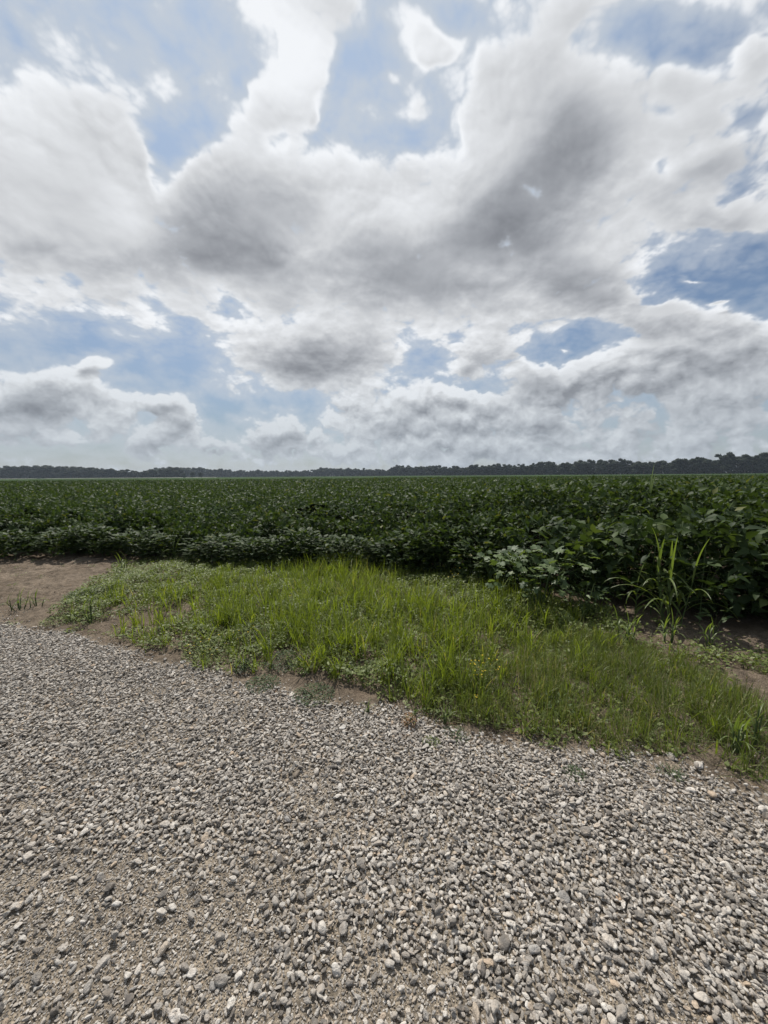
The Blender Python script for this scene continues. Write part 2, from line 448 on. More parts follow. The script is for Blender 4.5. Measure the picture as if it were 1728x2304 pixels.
m, b, out = new_mat('bark'); M_bark = m
g_ = b.n('ShaderNodeNewGeometry')
c = b.ramp(b.noise(g_.outputs['Position'], 3, 5), [(.3, (.05, .04, .03)), (.7, (.12, .10, .08))])
p = b.n('ShaderNodeBsdfPrincipled'); b.put(p.inputs['Base Color'], c); p.inputs['Roughness'].default_value = .9
b.t.links.new(p.outputs[0], out.inputs[0])

def stone_material(tone=None):
    m, b, out = new_mat('crushed_stone' + ('_' + tone[0] if tone else ''))
    oi = b.n('ShaderNodeObjectInfo'); tc = b.n('ShaderNodeTexCoord')
    r = oi.outputs['Random']
    base = b.ramp(r, [(0, (.06, .058, .055)), (.13, (.13, .126, .118)), (.30, (.235, .224, .206)), (.52, (.35, .332, .302)), (.74, (.46, .437, .398)), (.90, (.60, .575, .53)), (.955, (.42, .35, .27)), (.975, (.46, .34, .23)), (.985, (.50, .47, .42)), (1, (.64, .62, .57))])
    if tone: base = b.ramp(r, [(0, tone[1]), (1, tone[2])])
    vec = b.v('ADD', tc.outputs['Object'], b.v('SCALE', (17.3, 9.1, 5.7), r))
    n1 = b.noise(vec, 2.2, 6, .65); n2 = b.noise(b.v('MULTIPLY', vec, (1, 1, 4.5)), 2.4, 4, .6)
    f = b.m('ADD', b.ss(n1, .3, .7, .72, 1.18), b.ss(n2, .35, .65, -.14, .14))
    c = b.v('SCALE', base, b.m('MULTIPLY', f, 1.16))
    c = b.mix(b.ss(b.noise(vec, 1.2, 3, .5), .38, .72, .16, .62), c, (.42, .355, .285, 1))     # dust
    p = b.n('ShaderNodeBsdfPrincipled'); b.put(p.inputs['Base Color'], c)
    p.inputs['Roughness'].default_value = .82; p.inputs['Specular IOR Level'].default_value = .3
    bp = b.n('ShaderNodeBump'); bp.inputs['Strength'].default_value = .45; bp.inputs['Distance'].default_value = .12
    b.put(bp.inputs['Height'], b.noise(vec, 5, 6, .65)); b.t.links.new(bp.outputs[0], p.inputs['Normal'])
    b.t.links.new(p.outputs[0], out.inputs[0])
    return m
M_stone = stone_material()
TONES = {'dark': stone_material(('dark', (.05, .05, .052), (.12, .115, .11))), 'pale': stone_material(('pale', (.48, .46, .42), (.62, .60, .56))),
         'grey': stone_material(('grey', (.22, .22, .215), (.34, .33, .31))), 'orange': stone_material(('orange', (.45, .30, .18), (.52, .36, .22))), 'brown': stone_material(('brown', (.11, .09, .07), (.17, .14, .11)))}
def tone_of(lab):
    first = min(((lab.find(w), t) for w, t in (('brown', 'brown'), ('dark', 'dark'), ('black', 'dark'), ('pale', 'pale'), ('white', 'pale'), ('whitish', 'pale'), ('bright', 'pale'), ('light', 'pale'), ('grey', 'grey'), ('orange', 'orange')) if w in lab), default=(0, 'grey'))
    return first[1]

def ground_material(far=False):
    m, b, out = new_mat('far_soil' if far else 'sandy_soil')
    g = b.n('ShaderNodeNewGeometry'); P = g.outputs['Position']
    n1 = b.noise(P, 1.1, 6, .6); n2 = b.noise(P, 14, 5, .65); n3 = b.noise(P, 130, 3, .6)
    dirt = b.ramp(n1, [(.3, (.125, .095, .068)), (.5, (.165, .130, .095)), (.7, (.225, .180, .134))])
    sand = b.ramp(n1, [(.3, (.26, .218, .168)), (.6, (.33, .28, .215)), (.8, (.38, .325, .255))])
    at = b.n('ShaderNodeAttribute'); at.attribute_name = 'gravelly'
    c = b.mix(at.outputs['Fac'], dirt, sand) if not far else dirt
    c = b.v('SCALE', c, b.ss(n2, .3, .7, .60, 1.25))
    c = b.v('SCALE', c, b.ss(n3, .3, .7, .55, 1.3))
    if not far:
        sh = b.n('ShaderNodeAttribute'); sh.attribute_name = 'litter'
        c = b.mix(b.m('MULTIPLY', sh.outputs['Fac'], b.ss(n2, .35, .6, .25, .9)), c, (.10, .075, .05, 1))  # ground mixed in patches towards dark brown from the crop edge inward
    p = b.n('ShaderNodeBsdfPrincipled'); b.put(p.inputs['Base Color'], c); p.inputs['Roughness'].default_value = .95
    p.inputs['Specular IOR Level'].default_value = .15
    bp = b.n('ShaderNodeBump'); bp.inputs['Strength'].default_value = 1.0; bp.inputs['Distance'].default_value = .028
    b.put(bp.inputs['Height'], b.m('ADD', b.noise(P, 22, 6, .65), b.m('MULTIPLY', b.noise(P, 160, 3, .6), .35)))
    b.t.links.new(bp.outputs[0], p.inputs['Normal']); b.t.links.new(p.outputs[0], out.inputs[0])
    return m
M_ground = ground_material(); M_far = ground_material(True)

m, b, out = new_mat('canopy_green'); M_canopy = m
g_ = b.n('ShaderNodeNewGeometry')
c = b.ramp(b.noise(g_.outputs['Position'], 1.2, 8, .7), [(.3, (.020, .036, .013)), (.5, (.035, .060, .022)), (.72, (.052, .085, .030))])
c = b.v('SCALE', c, b.ss(b.noise(g_.outputs['Position'], .02, 3), .35, .65, .8, 1.2))
p = b.n('ShaderNodeBsdfPrincipled'); b.put(p.inputs['Base Color'], c); p.inputs['Roughness'].default_value = .9; p.inputs['Specular IOR Level'].default_value = .03
bp = b.n('ShaderNodeBump'); bp.inputs['Strength'].default_value = 1; bp.inputs['Distance'].default_value = .2
b.put(bp.inputs['Height'], b.noise(g_.outputs['Position'], 4, 5, .7)); b.t.links.new(bp.outputs[0], p.inputs['Normal'])
b.t.links.new(p.outputs[0], out.inputs[0])

m, b, out = new_mat('pale_track'); M_track = m
p = b.n('ShaderNodeBsdfPrincipled'); g_ = b.n('ShaderNodeNewGeometry')
b.put(p.inputs['Base Color'], b.ramp(b.noise(g_.outputs['Position'], .05, 4), [(.35, (.12, .13, .10)), (.65, (.20, .20, .16))])); p.inputs['Roughness'].default_value = .9
b.t.links.new(p.outputs[0], out.inputs[0])

# ------------------------------------------------------------------ lines on the ground
GRAV = np.array([gp(*q) for q in [(0, 1405), (110, 1418), (190, 1436), (350, 1482), (530, 1532), (620, 1545), (700, 1585), (860, 1592), (1000, 1640), (1120, 1668), (1280, 1690), (1420, 1702), (1560, 1744), (1728, 1806)]])
GRAV = np.vstack([[-40, 9.0], [-14, 5.9], [-7, 5.0], GRAV, [2.2, 1.6], [4, .9], [12, -1.5]])
EDGE = np.array([gp(*q) for q in [(0, 1268), (150, 1262), (300, 1260), (420, 1268), (560, 1282), (700, 1285), (860, 1298), (1000, 1308), (1120, 1338), (1250, 1362), (1400, 1382), (1550, 1412), (1728, 1450)]])
EDGE = np.vstack([[-60, 9.5], [-20, 8.5], [-11, 7.6], EDGE, [5.0, 3.2], [8, 2.0], [16, 0.5], [60, -8]])
def y_grav(x): return np.interp(x, GRAV[:, 0], GRAV[:, 1])
def y_edge(x): return np.interp(x, EDGE[:, 0], EDGE[:, 1])

def gz(x, y):
    """height of the ground"""
    z = .035 * (fbm(x * .8, y * .8, 3) - .5) + .012 * (fbm(x * 6, y * 6, 9) - .5)
    s = sstep(y - y_grav(x), -.1, .9)
    return z + .05 * s

def gravelly(x, y): return 1 - sstep(y - y_grav(x) + .35 * (fbm(x * 3, y * 3, 5) - .5), -.12, .14)

# ---- ground sheets
xs = np.arange(-13, 13.001, .045); ys = np.arange(-1.5, 12.001, .045)
X, Y = np.meshgrid(xs, ys)
Z = gz(X, Y)
Gm = gravelly(X, Y)
Z = Z + (1 - Gm) * .10 * (fbm(X * 7, Y * 7, 31, 5) - .5) * sstep(y_edge(X) - Y, -1, 0)
edge_fade = np.minimum(np.minimum(X + 13, 13 - X), np.minimum(Y + 1.5, 12 - Y))
Z = Z * sstep(edge_fade, 0, 1.0)
V = np.stack([X, Y, Z], -1).reshape(-1, 3)
nx, ny = len(xs), len(ys)
i = np.arange(nx * ny).reshape(ny, nx)
Q = np.stack([i[:-1, :-1], i[:-1, 1:], i[1:, 1:], i[1:, :-1]], -1).reshape(-1, 4)
under_crop = sstep(Y - y_edge(X), -.05, .35)
me = mesh_np('ground', V, quads=Q, mat=M_ground, attrs={'gravelly': ('FLOAT', Gm.ravel()), 'litter': ('FLOAT', under_crop.ravel())}, smooth=True)
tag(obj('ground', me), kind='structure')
s_ = 2600
outer = [(-s_, -s_), (s_, -s_), (s_, s_), (-s_, s_)]; inner = [(-13, -1.5), (13, -1.5), (13, 12), (-13, 12)]
V = np.array([(x, y, 0) for x, y in outer + inner]); Q = [(k, (k + 1) % 4, 4 + (k + 1) % 4, 4 + k) for k in range(4)]
tag(obj('terrain', mesh_np('terrain', V, quads=Q, mat=M_far)), kind='structure')

# ------------------------------------------------------------------ soybean field
def canopy_h(x, y):
    yy = y - y_edge(x)
    h = .70 + .10 * sstep(x, -5, 0) + .40 * sstep(x, -.3, 3.2) * (1 - sstep(y, 7, 16)) 
    h = h * (.74 + .14 * sstep(x, 1, 2.5) + (.26 - .14 * sstep(x, 1, 2.5)) * sstep(yy, .5, 1.5))
    h = h + .20 * sstep(yy, .2, 2.8) * (1 - .5 * sstep(x, 0, 3) * (1 - sstep(y, 7, 16)))
    return h
def canopy_top(x, y): return canopy_h(x, y) + .26 * (vnoise(x * 2.3, y * 2.3, 40) - .5) + .10 * np.sin((y - y_edge(x)) * 8.2) * sstep(y - y_edge(x), .5, 1.5) + .42 * (vnoise(x * 1.5, y * .8, 47) - .5) * (1 - sstep(y - y_edge(x), 1.0, 2.6)) + .10 * (vnoise(x * 6, y * 6, 41) - .5)

LEAF8 = np.array([(0, 0, 0), (.26, .25, .06), (.26, -.25, .06), (.3, 0, 0), (.60, .19, .02), (.60, -.19, .02), (.64, 0, -.03), (1, 0, -.12)], float)
T8 = np.array([(0, 3, 1), (0, 2, 3), (1, 3, 6), (1, 6, 4), (3, 2, 5), (3, 5, 6), (4, 6, 7), (6, 5, 7)])
LEAF4 = np.array([(0, 0, 0), (.38, .25, .06), (.38, -.25, .06), (.45, 0, 0), (1, 0, -.08)], float)
T4 = np.array([(0, 3, 1), (0, 2, 3), (1, 3, 4), (3, 2, 4)])
LEAF2 = np.array([(0, 0, 0), (.45, .32, .03), (.45, -.32, .03), (1, 0, -.05)], float)
T2 = np.array([(0, 2, 1), (1, 2, 3)])

def leaf_field(n, ymin, ymax, size, tv, tt, depth_rng, inside=.34, upto=1e9, full=False):
    # uniform over the trapezoid that can be seen (with a margin either side)
    y = np.sqrt(rng.uniform(ymin ** 2, ymax ** 2, n)) if ymin > 0 else rng.uniform(ymin, ymax, n)
    hw = y * 1.12 + 2.2
    x = rng.uniform(-1, 1, n) * hw
    inside = inside + .02 * sstep(x, 1, 2) * (inside < 1) + .50 * sstep(vnoise(x * 1.9, x * 0, 66), .45, .85) * (inside < 1)
    k = ((y - y_edge(x)) > inside) & ((y - y_edge(x)) < upto)
    x, y = x[k], y[k]; n = len(x)
    t = canopy_top(x, y)
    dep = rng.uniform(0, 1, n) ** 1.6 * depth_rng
    if full: dep = rng.uniform(0, 1, n) * (t - .06)
    z = np.maximum(t - dep, .12)
    pitch = R(24) + rng.normal(0, R(28), n) ; pitch = np.clip(pitch, R(-50), R(75))
    az = rng.uniform(0, 2 * np.pi, n); roll = rng.normal(0, R(38), n)
    s = size * rng.uniform(.7, 1.25, n)
    V, T, idx = scatter(tv, tt, np.stack([x, y, z], -1), rotmats(az, pitch, roll), s)
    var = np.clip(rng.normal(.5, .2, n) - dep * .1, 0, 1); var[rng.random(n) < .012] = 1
    return V, T, var[idx]

parts = []
parts.append(leaf_field(230000, 2.0, 9.5, .115, LEAF4, T4, .5, .34, 1.5, True))
parts.append(leaf_field(105000, 2.5, 12, .105, LEAF4, T4, .55))
parts.append(leaf_field(26000, 2.5, 7, .11, LEAF8, T8, .30))
parts.append(leaf_field(95000, 12, 26, .135, LEAF4, T4, .24))
parts.append(leaf_field(150000, 26, 80, .22, LEAF2, T2, .16))
off = 0; Vs = []; Ts = []; As = []
for V, T, a in parts:
    Vs.append(V); Ts.append(T + off); As.append(a); off += len(V)
me = mesh_np('soybean_crop', np.vstack(Vs), tris=np.vstack(Ts), mat=M_soy, attrs={'var': ('FLOAT', np.concatenate(As))})
tag(obj('soybean_crop', me), 'dense dark green soybean crop filling the wide field up to the far tree line', 'crop field', kind='stuff')

# canopy surface of the farther crop
def canopy_sheet():
    yy = np.concatenate([np.arange(9, 30, .35), np.geomspace(30, 700, 90)])
    tt_ = np.linspace(-1, 1, 260)
    Xc = tt_[None, :] * (yy[:, None] * 1.25 + 6); Yc = np.repeat(yy[:, None], len(tt_), 1)
    # the field ends at the tree lines
    Zc = canopy_top(Xc, Yc) - .20 + .12 * sstep(Yc, 30, 90)
    i = np.arange(Xc.size).reshape(Xc.shape)
    Q = np.stack([i[:-1, :-1], i[:-1, 1:], i[1:, 1:], i[1:, :-1]], -1)
    keep = (Yc - y_edge(Xc) > 1.4)
    lim = np.where(Xc > -20, 690 - 1.19 * np.maximum(Xc, 0) - 14 , 660)
    keep &= Yc < lim
    kq = keep[:-1, :-1] & keep[1:, 1:] & keep[:-1, 1:] & keep[1:, :-1]
    me = mesh_np('soybean_canopy', np.stack([Xc, Yc, Zc], -1).reshape(-1, 3), quads=Q[kq].reshape(-1, 4), mat=M_canopy, smooth=True)
    tag(obj('soybean_canopy', me), 'even green top of the distant soybean rows below the tree line', 'crop field', kind='stuff')
canopy_sheet()

# ---- single soybean plants of the front row
def tube(P, rad, sides=5):
    """tube along points P with radii rad -> verts, tris"""
    P = np.asarray(P, float); n = len(P); V = []; T = []
    for k in range(n):
        d = P[min(k + 1, n - 1)] - P[max(k - 1, 0)]; d = d / (np.linalg.norm(d) + 1e-9)
        a = np.cross(d, (0, 0, 1) if abs(d[2]) < .9 else (1, 0, 0)); a /= np.linalg.norm(a); c_ = np.cross(d, a)
        for j in range(sides):
            t = 2 * np.pi * j / sides
            V.append(P[k] + rad[k] * (a * np.cos(t) + c_ * np.sin(t)))
    for k in range(n - 1):
        for j in range(sides):
            a0 = k * sides + j; a1 = k * sides + (j + 1) % sides
            T += [(a0, a1, a1 + sides), (a0, a1 + sides, a0 + sides)]
    return np.array(V), np.array(T)

def merge(lst):
    Vs = []; Ts = []; o_ = 0
    for V, T in lst:
        Vs.append(V); Ts.append(T + o_); o_ += len(V)
    return np.vstack(Vs), np.vstack(Ts)

def trifoliate(seed):
    r = np.random.default_rng(seed); lst = []
    pet = np.array([(0, 0, 0), (.5, 0, .12), (1.0, 0, .10)]) * .07
    lst.append(tube(pet, [.0022, .0018, .0015], 3))
    for az, sc in ((0, 1.05), (2.0, .95), (-2.0, .95)):
        R_ = rotmats(np.array([az + r.normal(0, .15)]), np.array([R(r.normal(-8, 16))]), np.array([r.normal(0, .3)]))
        V, T, _ = scatter(LEAF8, T8, np.array([[.072, 0, .008]]), R_, np.array([.132 * sc]))
        lst.append((V, T))
    return mesh_np('soybean_leaf', *merge(lst), mat=M_soyobj)
TRI = [trifoliate(k) for k in range(6)]

def branchy_stem(name, h, spread, seed, nb=7, r0_=.006):
    r = np.random.default_rng(seed); lst = []; tips = []
    main = np.array([(0, 0, 0), (.01, .0, h * .4), (-.01, .01, h * .75), (0, 0, h * .95)])
    lst.append(tube(main, [r0_, r0_ * .8, r0_ * .6, r0_ * .4], 5))
    for k in range(nb):
        z0 = h * r.uniform(.08, .6); a = r.uniform(0, 6.28); l = spread * r.uniform(.6, 1.1)
        p = np.array([(0, 0, z0), (np.cos(a) * l * .5, np.sin(a) * l * .5, z0 + h * .13), (np.cos(a) * l, np.sin(a) * l, z0 + h * .32)])
        lst.append(tube(p, [r0_ * .5, r0_ * .4, r0_ * .3], 4))
    return mesh_np(name, *merge(lst), mat=M_stem)

STEMS = [branchy_stem('stem', 1.0, .30, 60 + k) for k in range(3)]
def foliage_pose(n, r, rad, low):
    """leaf poses on a bushy plant of unit height"""
    zz = low + (1 - low) * r.uniform(0, 1, n) ** .75
    prof = np.sqrt(np.clip(1 - ((zz - .55) / .56) ** 2, .05, 1))
    a = r.uniform(0, 2 * np.pi, n); q = np.sqrt(r.uniform(.25, 1, n)) * prof * rad
    pos = np.stack([np.cos(a) * q, np.sin(a) * q, zz], -1)
    az = a + r.normal(0, .5, n); pitch = np.clip(r.normal(.5, .45, n), -.6, 1.3); roll = r.normal(0, .4, n)
    return pos, az, pitch, roll
FOL = []
for k in range(4):
    r = np.random.default_rng(200 + k)
    pos, az, pit, rol = foliage_pose(300, r, .34, .12)
    V, T, idx = scatter(LEAF8, T8, pos, rotmats(az, pit, rol), .118 * r.uniform(.7, 1.2, 300))
    FOL.append(mesh_np('foliage', V, tris=T, mat=M_soy, attrs={'var': ('FLOAT', np.clip(r.normal(.5, .22, 300), 0, 1)[idx])}))

SOY_LABEL_FAR = 'bushy dark green soybean plant in the front row behind the grassy verge and bare soil'
SOY_LABEL_NEAR = 'tall soybean plant with large leaves, front row beside the broad-bladed grasses'
def soy_plant(x, y, h, near):
    e = obj('soybean_plant', None, loc=(x, y, float(gz(np.array(x), np.array(y))) - .01), rot=(0, 0, rng.uniform(0, 6.28)))
    e.empty_display_size = .1
    w = rng.uniform(.9, 1.15)
    obj('stem', STEMS[rng.integers(3)], e, scale=(w, w, h))
    if near:
        tag(e, SOY_LABEL_NEAR, 'soybean plant', 'large-leaved soybean plants nearest the camera')
        r = np.random.default_rng(int(rng.integers(1e9)))
        n = 75
        pos, az, pit, rol = foliage_pose(n, r, .36, .14)
        for k in range(n):
            Rm = rotmats(az[k:k + 1], pit[k:k + 1], rol[k:k + 1])[0]
            o = bpy.data.objects.new('leaf', TRI[r.integers(6)]); col.objects.link(o); o.parent = e
            o.rotation_euler = Matrix(Rm.tolist()).to_euler()
            o.location = (pos[k, 0] * .85, pos[k, 1] * .85, pos[k, 2] * h * .93)
            o.scale = (r.uniform(.75, 1.2),) * 3
    else:
        tag(e, SOY_LABEL_FAR, 'soybean plant', 'soybean plants along the front edge of the field')
        obj('foliage', FOL[rng.integers(4)], e, scale=(1.0, 1.0, h))
    return e
xk = -9.5
while xk < 6.2:
    near = xk > 1.45
    ye = float(y_edge(xk))
    h = float(canopy_h(np.array(xk), np.array(ye + .3))) * rng.uniform(.66, 1.18)
    if rng.random() > .18: soy_plant(xk + rng.uniform(-.04, .04), ye + (.16 if near else .16) + rng.uniform(-.14, .14), h, near)
    xk += .33 if near else .30

# ------------------------------------------------------------------ stones and gravel
def ico(sub):
    t = (1 + 5 ** .5) / 2
    V = [(-1, t, 0), (1, t, 0), (-1, -t, 0), (1, -t, 0), (0, -1, t), (0, 1, t), (0, -1, -t), (0, 1, -t), (t, 0, -1), (t, 0, 1), (-t, 0, -1), (-t, 0, 1)]
    F = [(0, 11, 5), (0, 5, 1), (0, 1, 7), (0, 7, 10), (0, 10, 11), (1, 5, 9), (5, 11, 4), (11, 10, 2), (10, 7, 6), (7, 1, 8), (3, 9, 4), (3, 4, 2), (3, 2, 6), (3, 6, 8), (3, 8, 9), (4, 9, 5), (2, 4, 11), (6, 2, 10), (8, 6, 7), (9, 8, 1)]
    V = [np.array(v) / np.linalg.norm(v) for v in V]
    for _ in range(sub):
        mid = {}; F2 = []
        def g(a, c):
            k = (min(a, c), max(a, c))
            if k not in mid:
                v = V[a] + V[c]; V.append(v / np.linalg.norm(v)); mid[k] = len(V) - 1
            return mid[k]
        for a, c, d in F:
            x1, x2, x3 = g(a, c), g(c, d), g(d, a)
            F2 += [(a, x1, x3), (c, x2, x1), (d, x3, x2), (x1, x2, x3)]
        F = F2
    return np.array(V), np.array(F)
ICO2 = ico(2)

def stone_mesh(seed):
    r = np.random.default_rng(seed)
    V = ICO2[0].copy()
    for _ in range(11):
        n = r.normal(0, 1, 3); n /= np.linalg.norm(n); d = r.uniform(.52, .86)
        n = n * np.array([1, 1, 1.5]); n /= np.linalg.norm(n); e = V @ n - d; V = V - np.outer(np.where(e > 0, e, 0), n)
    V += r.normal(0, .012, V.shape)
    V *= np.array([1, r.uniform(.62, .95), r.uniform(.38, .62)])
    V = V / (np.ptp(V[:, 0]))            # length 1 along x
    return mesh_np('stone', V, tris=ICO2[1], mat=M_stone)
STONES = [stone_mesh(k) for k in range(14)]

# stones that stand out, from the photograph: x, y, width in px, words
BIG = [
    (290, 2254, 24, 'dark brown rounded stone half sunk in sandy grit near the bottom corner'),
    (243, 2240, 26, 'dark angular stone just beside the brown rounded one on the sandy grit'),
    (66, 1912, 22, 'tall light-topped stone with a dark side, on the thin gravel at the edge'),
    (66, 1934, 26, 'pale flat stone lying directly below the tall light-topped one'),
    (138, 1960, 18, 'dark chunky stone alone on sandy ground with a pale neighbour'),
    (262, 2042, 20, 'squarish pale stone with a dark shaded foot on sandy grit'),
    (157, 2076, 18, 'round whitish stone with a shadow below it on sandy grit'),
    (42, 2090, 20, 'pale grey stone with sunlit top, near the frame edge on sand'),
    (57, 2108, 16, 'small dark stone directly below the pale sunlit one'),
    (230, 2172, 36, 'long flat slab-like grey stone set flush in the sandy grit'),
    (164, 2186, 18, 'grey stone at the upper end of a small pair on sand'),
    (184, 2200, 16, 'small black stone at the lower end of a small pair on sand'),
    (352, 2165, 22, 'upright grey stone leaning on a darker one in the grit'),
    (364, 2178, 20, 'blackish stone under the upright grey one'),
    (430, 2192, 24, 'white speckled egg-shaped stone on a bare sandy spot'),
    (395, 2290, 34, 'large pale wedge-shaped stone cut by the bottom frame edge'),
    (535, 2200, 22, 'squat whitish stone of a close pair on sand'),
    (478, 2220, 22, 'oblong grey stone pointing at the camera'),
    (1098, 2098, 30, 'large black faceted stone among the pale gravel'),
    (1086, 2186, 28, 'dark weathered stone with a rough top in pale gravel'),
    (1164, 1952, 20, 'dark blue-grey stone in front of sandy gravel'),
    (1270, 2018, 28, 'grey stone with a bright sunlit top in dense gravel'),
    (1240, 2240, 28, 'flat olive-grey stone in the dense pale gravel'),
    (1390, 2020, 22, 'orange-tan stone among grey gravel'),
    (1262, 2134, 14, 'small orange stone in the middle of dense grey gravel'),
    (1202, 2136, 30, 'long purplish grey stone lying across the pale gravel'),
    (1334, 2226, 30, 'angular green-grey stone near the lower frame edge'),
    (412, 1490, 13, 'single white-topped stone lying on the bare dirt beside the yellow-flowering weeds'),
    (1510, 1704, 20, 'pinkish white stone lying on bare dirt before the grass'),
    (1640, 1690, 16, 'dark flat stone at the edge of dirt and grass'),
    (1507, 1711, 20, 'half dark half pale stone on the dirt margin'),
    (1573, 1728, 22, 'smooth pale oval stone on the bare dirt margin'),
    (1452, 1815, 24, 'dark oblong stone in the pale gravel below the dirt margin'),
    (1716, 1825, 26, 'bright stone at the right hand frame edge in the gravel'),
    (886, 1650, 18, 'grey stone just below the dry brown sprig'),
    (726, 1636, 18, 'dark-sided flat stone in light gravel'),
    (648, 1845, 18, 'blue-grey stone with bright top on a sandy spot'),
    (470, 1830, 22, 'dark grey angular stone in mid gravel'),
    (668, 1742, 20, 'brownish block-shaped stone in fine pale gravel'),
    (765, 1772, 18, 'light bluish oblong stone with a dark tail in gravel'),
]
big_objs = []
for k, (x, y, w, lab) in enumerate(BIG):
    q = gp(x, y); dist = math.sqrt(q[0] ** 2 + q[1] ** 2 + CAM_H ** 2)
    depth = float(np.dot(fw, np.array([q[0], q[1], -CAM_H])))
    s = w / FPX * depth * .86
    z = float(gz(np.array(q[0]), np.array(q[1])))
    sm_ = STONES[k % 14].copy(); sm_.materials.clear(); sm_.materials.append(TONES[tone_of(lab)])
    o = obj('stone', sm_, loc=(q[0], q[1], z + s * (.20 if 'flush' not in lab else .02)), rot=(rng.normal(0, .2), rng.normal(0, .2), rng.uniform(0, 6.28)), scale=(s * 1.15, s * 1.15, s * 1.25))
    tag(o, lab, 'stone', 'larger stones lying on the gravel drive')
    big_objs.append(o)

# sandy patches: 1 where few coarse stones lie
def sandy(x, y):
    s = np.zeros_like(x)
    for (px_, py_, rx_, ry_, w_) in [(100, 2230, 520, 260, 1.25), (330, 2080, 300, 120, .9), (1050, 1880, 330, 35, .5), (980, 2080, 200, 40, .35), (60, 1960, 200, 60, .65), (700, 1800, 200, 40, .35), (30, 1470, 60, 20, .5), (950, 2200, 150, 60, .3), (560, 1960, 150, 50, .5)]:
        c0 = gp(px_, py_); cx = gp(px_ + rx_, py_); cy = gp(px_, py_ - ry_)
        s += w_ * np.exp(-((x - c0[0]) / abs(cx[0] - c0[0])) ** 2 - ((y - c0[1]) / abs(cy[1] - c0[1])) ** 2)
    n = fbm(x * 2.2 + y, y * 2.2, 77)
    return np.clip(s * (.45 + 1.1 * n) + .75 * sstep(n, .47, .74), 0, 1)

def stone_points(spacing, smin, smax, keepf, sink, zj):
    xs = np.arange(-7.5, 4.6, spacing); ys = np.arange(.35, 6.6, spacing)
    X, Y = np.meshgrid(xs, ys); X = X.ravel(); Y = Y.ravel()
    X = X + rng.uniform(-.55, .55, len(X)) * spacing; Y = Y + rng.uniform(-.55, .55, len(X)) * spacing
    ok = (np.abs(X) < Y * 1.12 + .9) & (Y < y_grav(X) + .45) & (rng.random(len(X)) < keepf(X, Y))
    X, Y = X[ok], Y[ok]; n = len(X)
    s = smin + (smax - smin) * rng.beta(1.6, 3.6, n)
    Z = gz(X, Y) + s * sink + rng.uniform(0, zj, n)
    rot = np.stack([rng.normal(0, .34, n), rng.normal(0, .34, n), rng.uniform(0, 6.28, n)], -1)
    scl = s[:, None] * rng.uniform(.8, 1.2, (n, 3)) * np.array([1.15, 1.0, 1.15])
    return np.stack([X, Y, Z], -1), rot, scl

def k_coarse(x, y): return gravelly(x, y) ** 1.5 * .86 * (1 - .93 * sandy(x, y))
def k_top(x, y): return gravelly(x, y) ** 2 * (1 - .97 * sandy(x, y)) * .55
def k_fine(x, y): return np.clip(gravelly(x, y) * (.22 + .78 * sandy(x, y)) + .05, 0, 1)
sets = [stone_points(.0152, .011, .031, k_coarse, .20, .007), stone_points(.0215, .012, .034, k_top, .38, .014), stone_points(.0088, .0035, .014, k_fine, .15, .002),
        stone_points(.045, .012, .048, lambda x, y: gravelly(x, y) * .45, .30, .010), stone_points(.03, .008, .022, lambda x, y: np.clip(gravelly(x, y) * .8 + .30 * sstep(y_grav(x) + .32 - y, 0, .3) + .07, 0, 1), .25, .003)]

def instancer(name, P, rot, scl, protos):
    me = bpy.data.meshes.new(name)
    n = len(P)
    me.vertices.add(n); me.vertices.foreach_set('co', P.astype(np.float32).ravel())
    for nm, arr in (('rot', rot), ('scl', scl)):
        a = me.attributes.new(nm, 'FLOAT_VECTOR', 'POINT'); a.data.foreach_set('vector', arr.astype(np.float32).ravel())
    a = me.attributes.new('pick', 'INT', 'POINT'); a.data.foreach_set('value', rng.integers(0, len(protos), n).astype(np.int32))
    o = obj(name, me)
    ng = bpy.data.node_groups.new(name + '_nodes', 'GeometryNodeTree')
    ng.interface.new_socket('Geometry', in_out='INPUT', socket_type='NodeSocketGeometry')
    ng.interface.new_socket('Geometry', in_out='OUTPUT', socket_type='NodeSocketGeometry')
    N = ng.nodes; L = ng.links
    gi = N.new('NodeGroupInput'); go = N.new('NodeGroupOutput')
    iop = N.new('GeometryNodeInstanceOnPoints'); jn = N.new('GeometryNodeJoinGeometry')
    for pr in protos:
        oi = N.new('GeometryNodeObjectInfo'); oi.inputs['Object'].default_value = pr; oi.transform_space = 'ORIGINAL'
        gti = N.new('GeometryNodeGeometryToInstance')
        smn = N.new('GeometryNodeSetMaterial'); smn.inputs['Material'].default_value = M_stone
        L.new(oi.outputs['Geometry'], smn.inputs[0]); L.new(smn.outputs[0], gti.inputs[0]); L.new(gti.outputs[0], jn.inputs[0])
    def named(nm, typ):
        x = N.new('GeometryNodeInputNamedAttribute'); x.data_type = typ; x.inputs[0].default_value = nm; return x.outputs[0]
    mp = N.new('GeometryNodeMeshToPoints'); L.new(gi.outputs[0], mp.inputs[0])
    L.new(mp.outputs[0], iop.inputs['Points']); L.new(jn.outputs[0], iop.inputs['Instance'])
    iop.inputs['Pick Instance'].default_value = True
    L.new(named('pick', 'INT'), iop.inputs['Instance Index'])
    e2r = N.new('FunctionNodeEulerToRotation'); L.new(named('rot', 'FLOAT_VECTOR'), e2r.inputs[0]); L.new(e2r.outputs[0], iop.inputs['Rotation'])
    L.new(named('scl', 'FLOAT_VECTOR'), iop.inputs['Scale'])
    L.new(iop.outputs[0], go.inputs[0])
    md = o.modifiers.new('scatter', 'NODES'); md.node_group = ng
    return o
P_ = np.vstack([s[0] for s in sets]); R_ = np.vstack([s[1] for s in sets]); S_ = np.vstack([s[2] for s in sets])
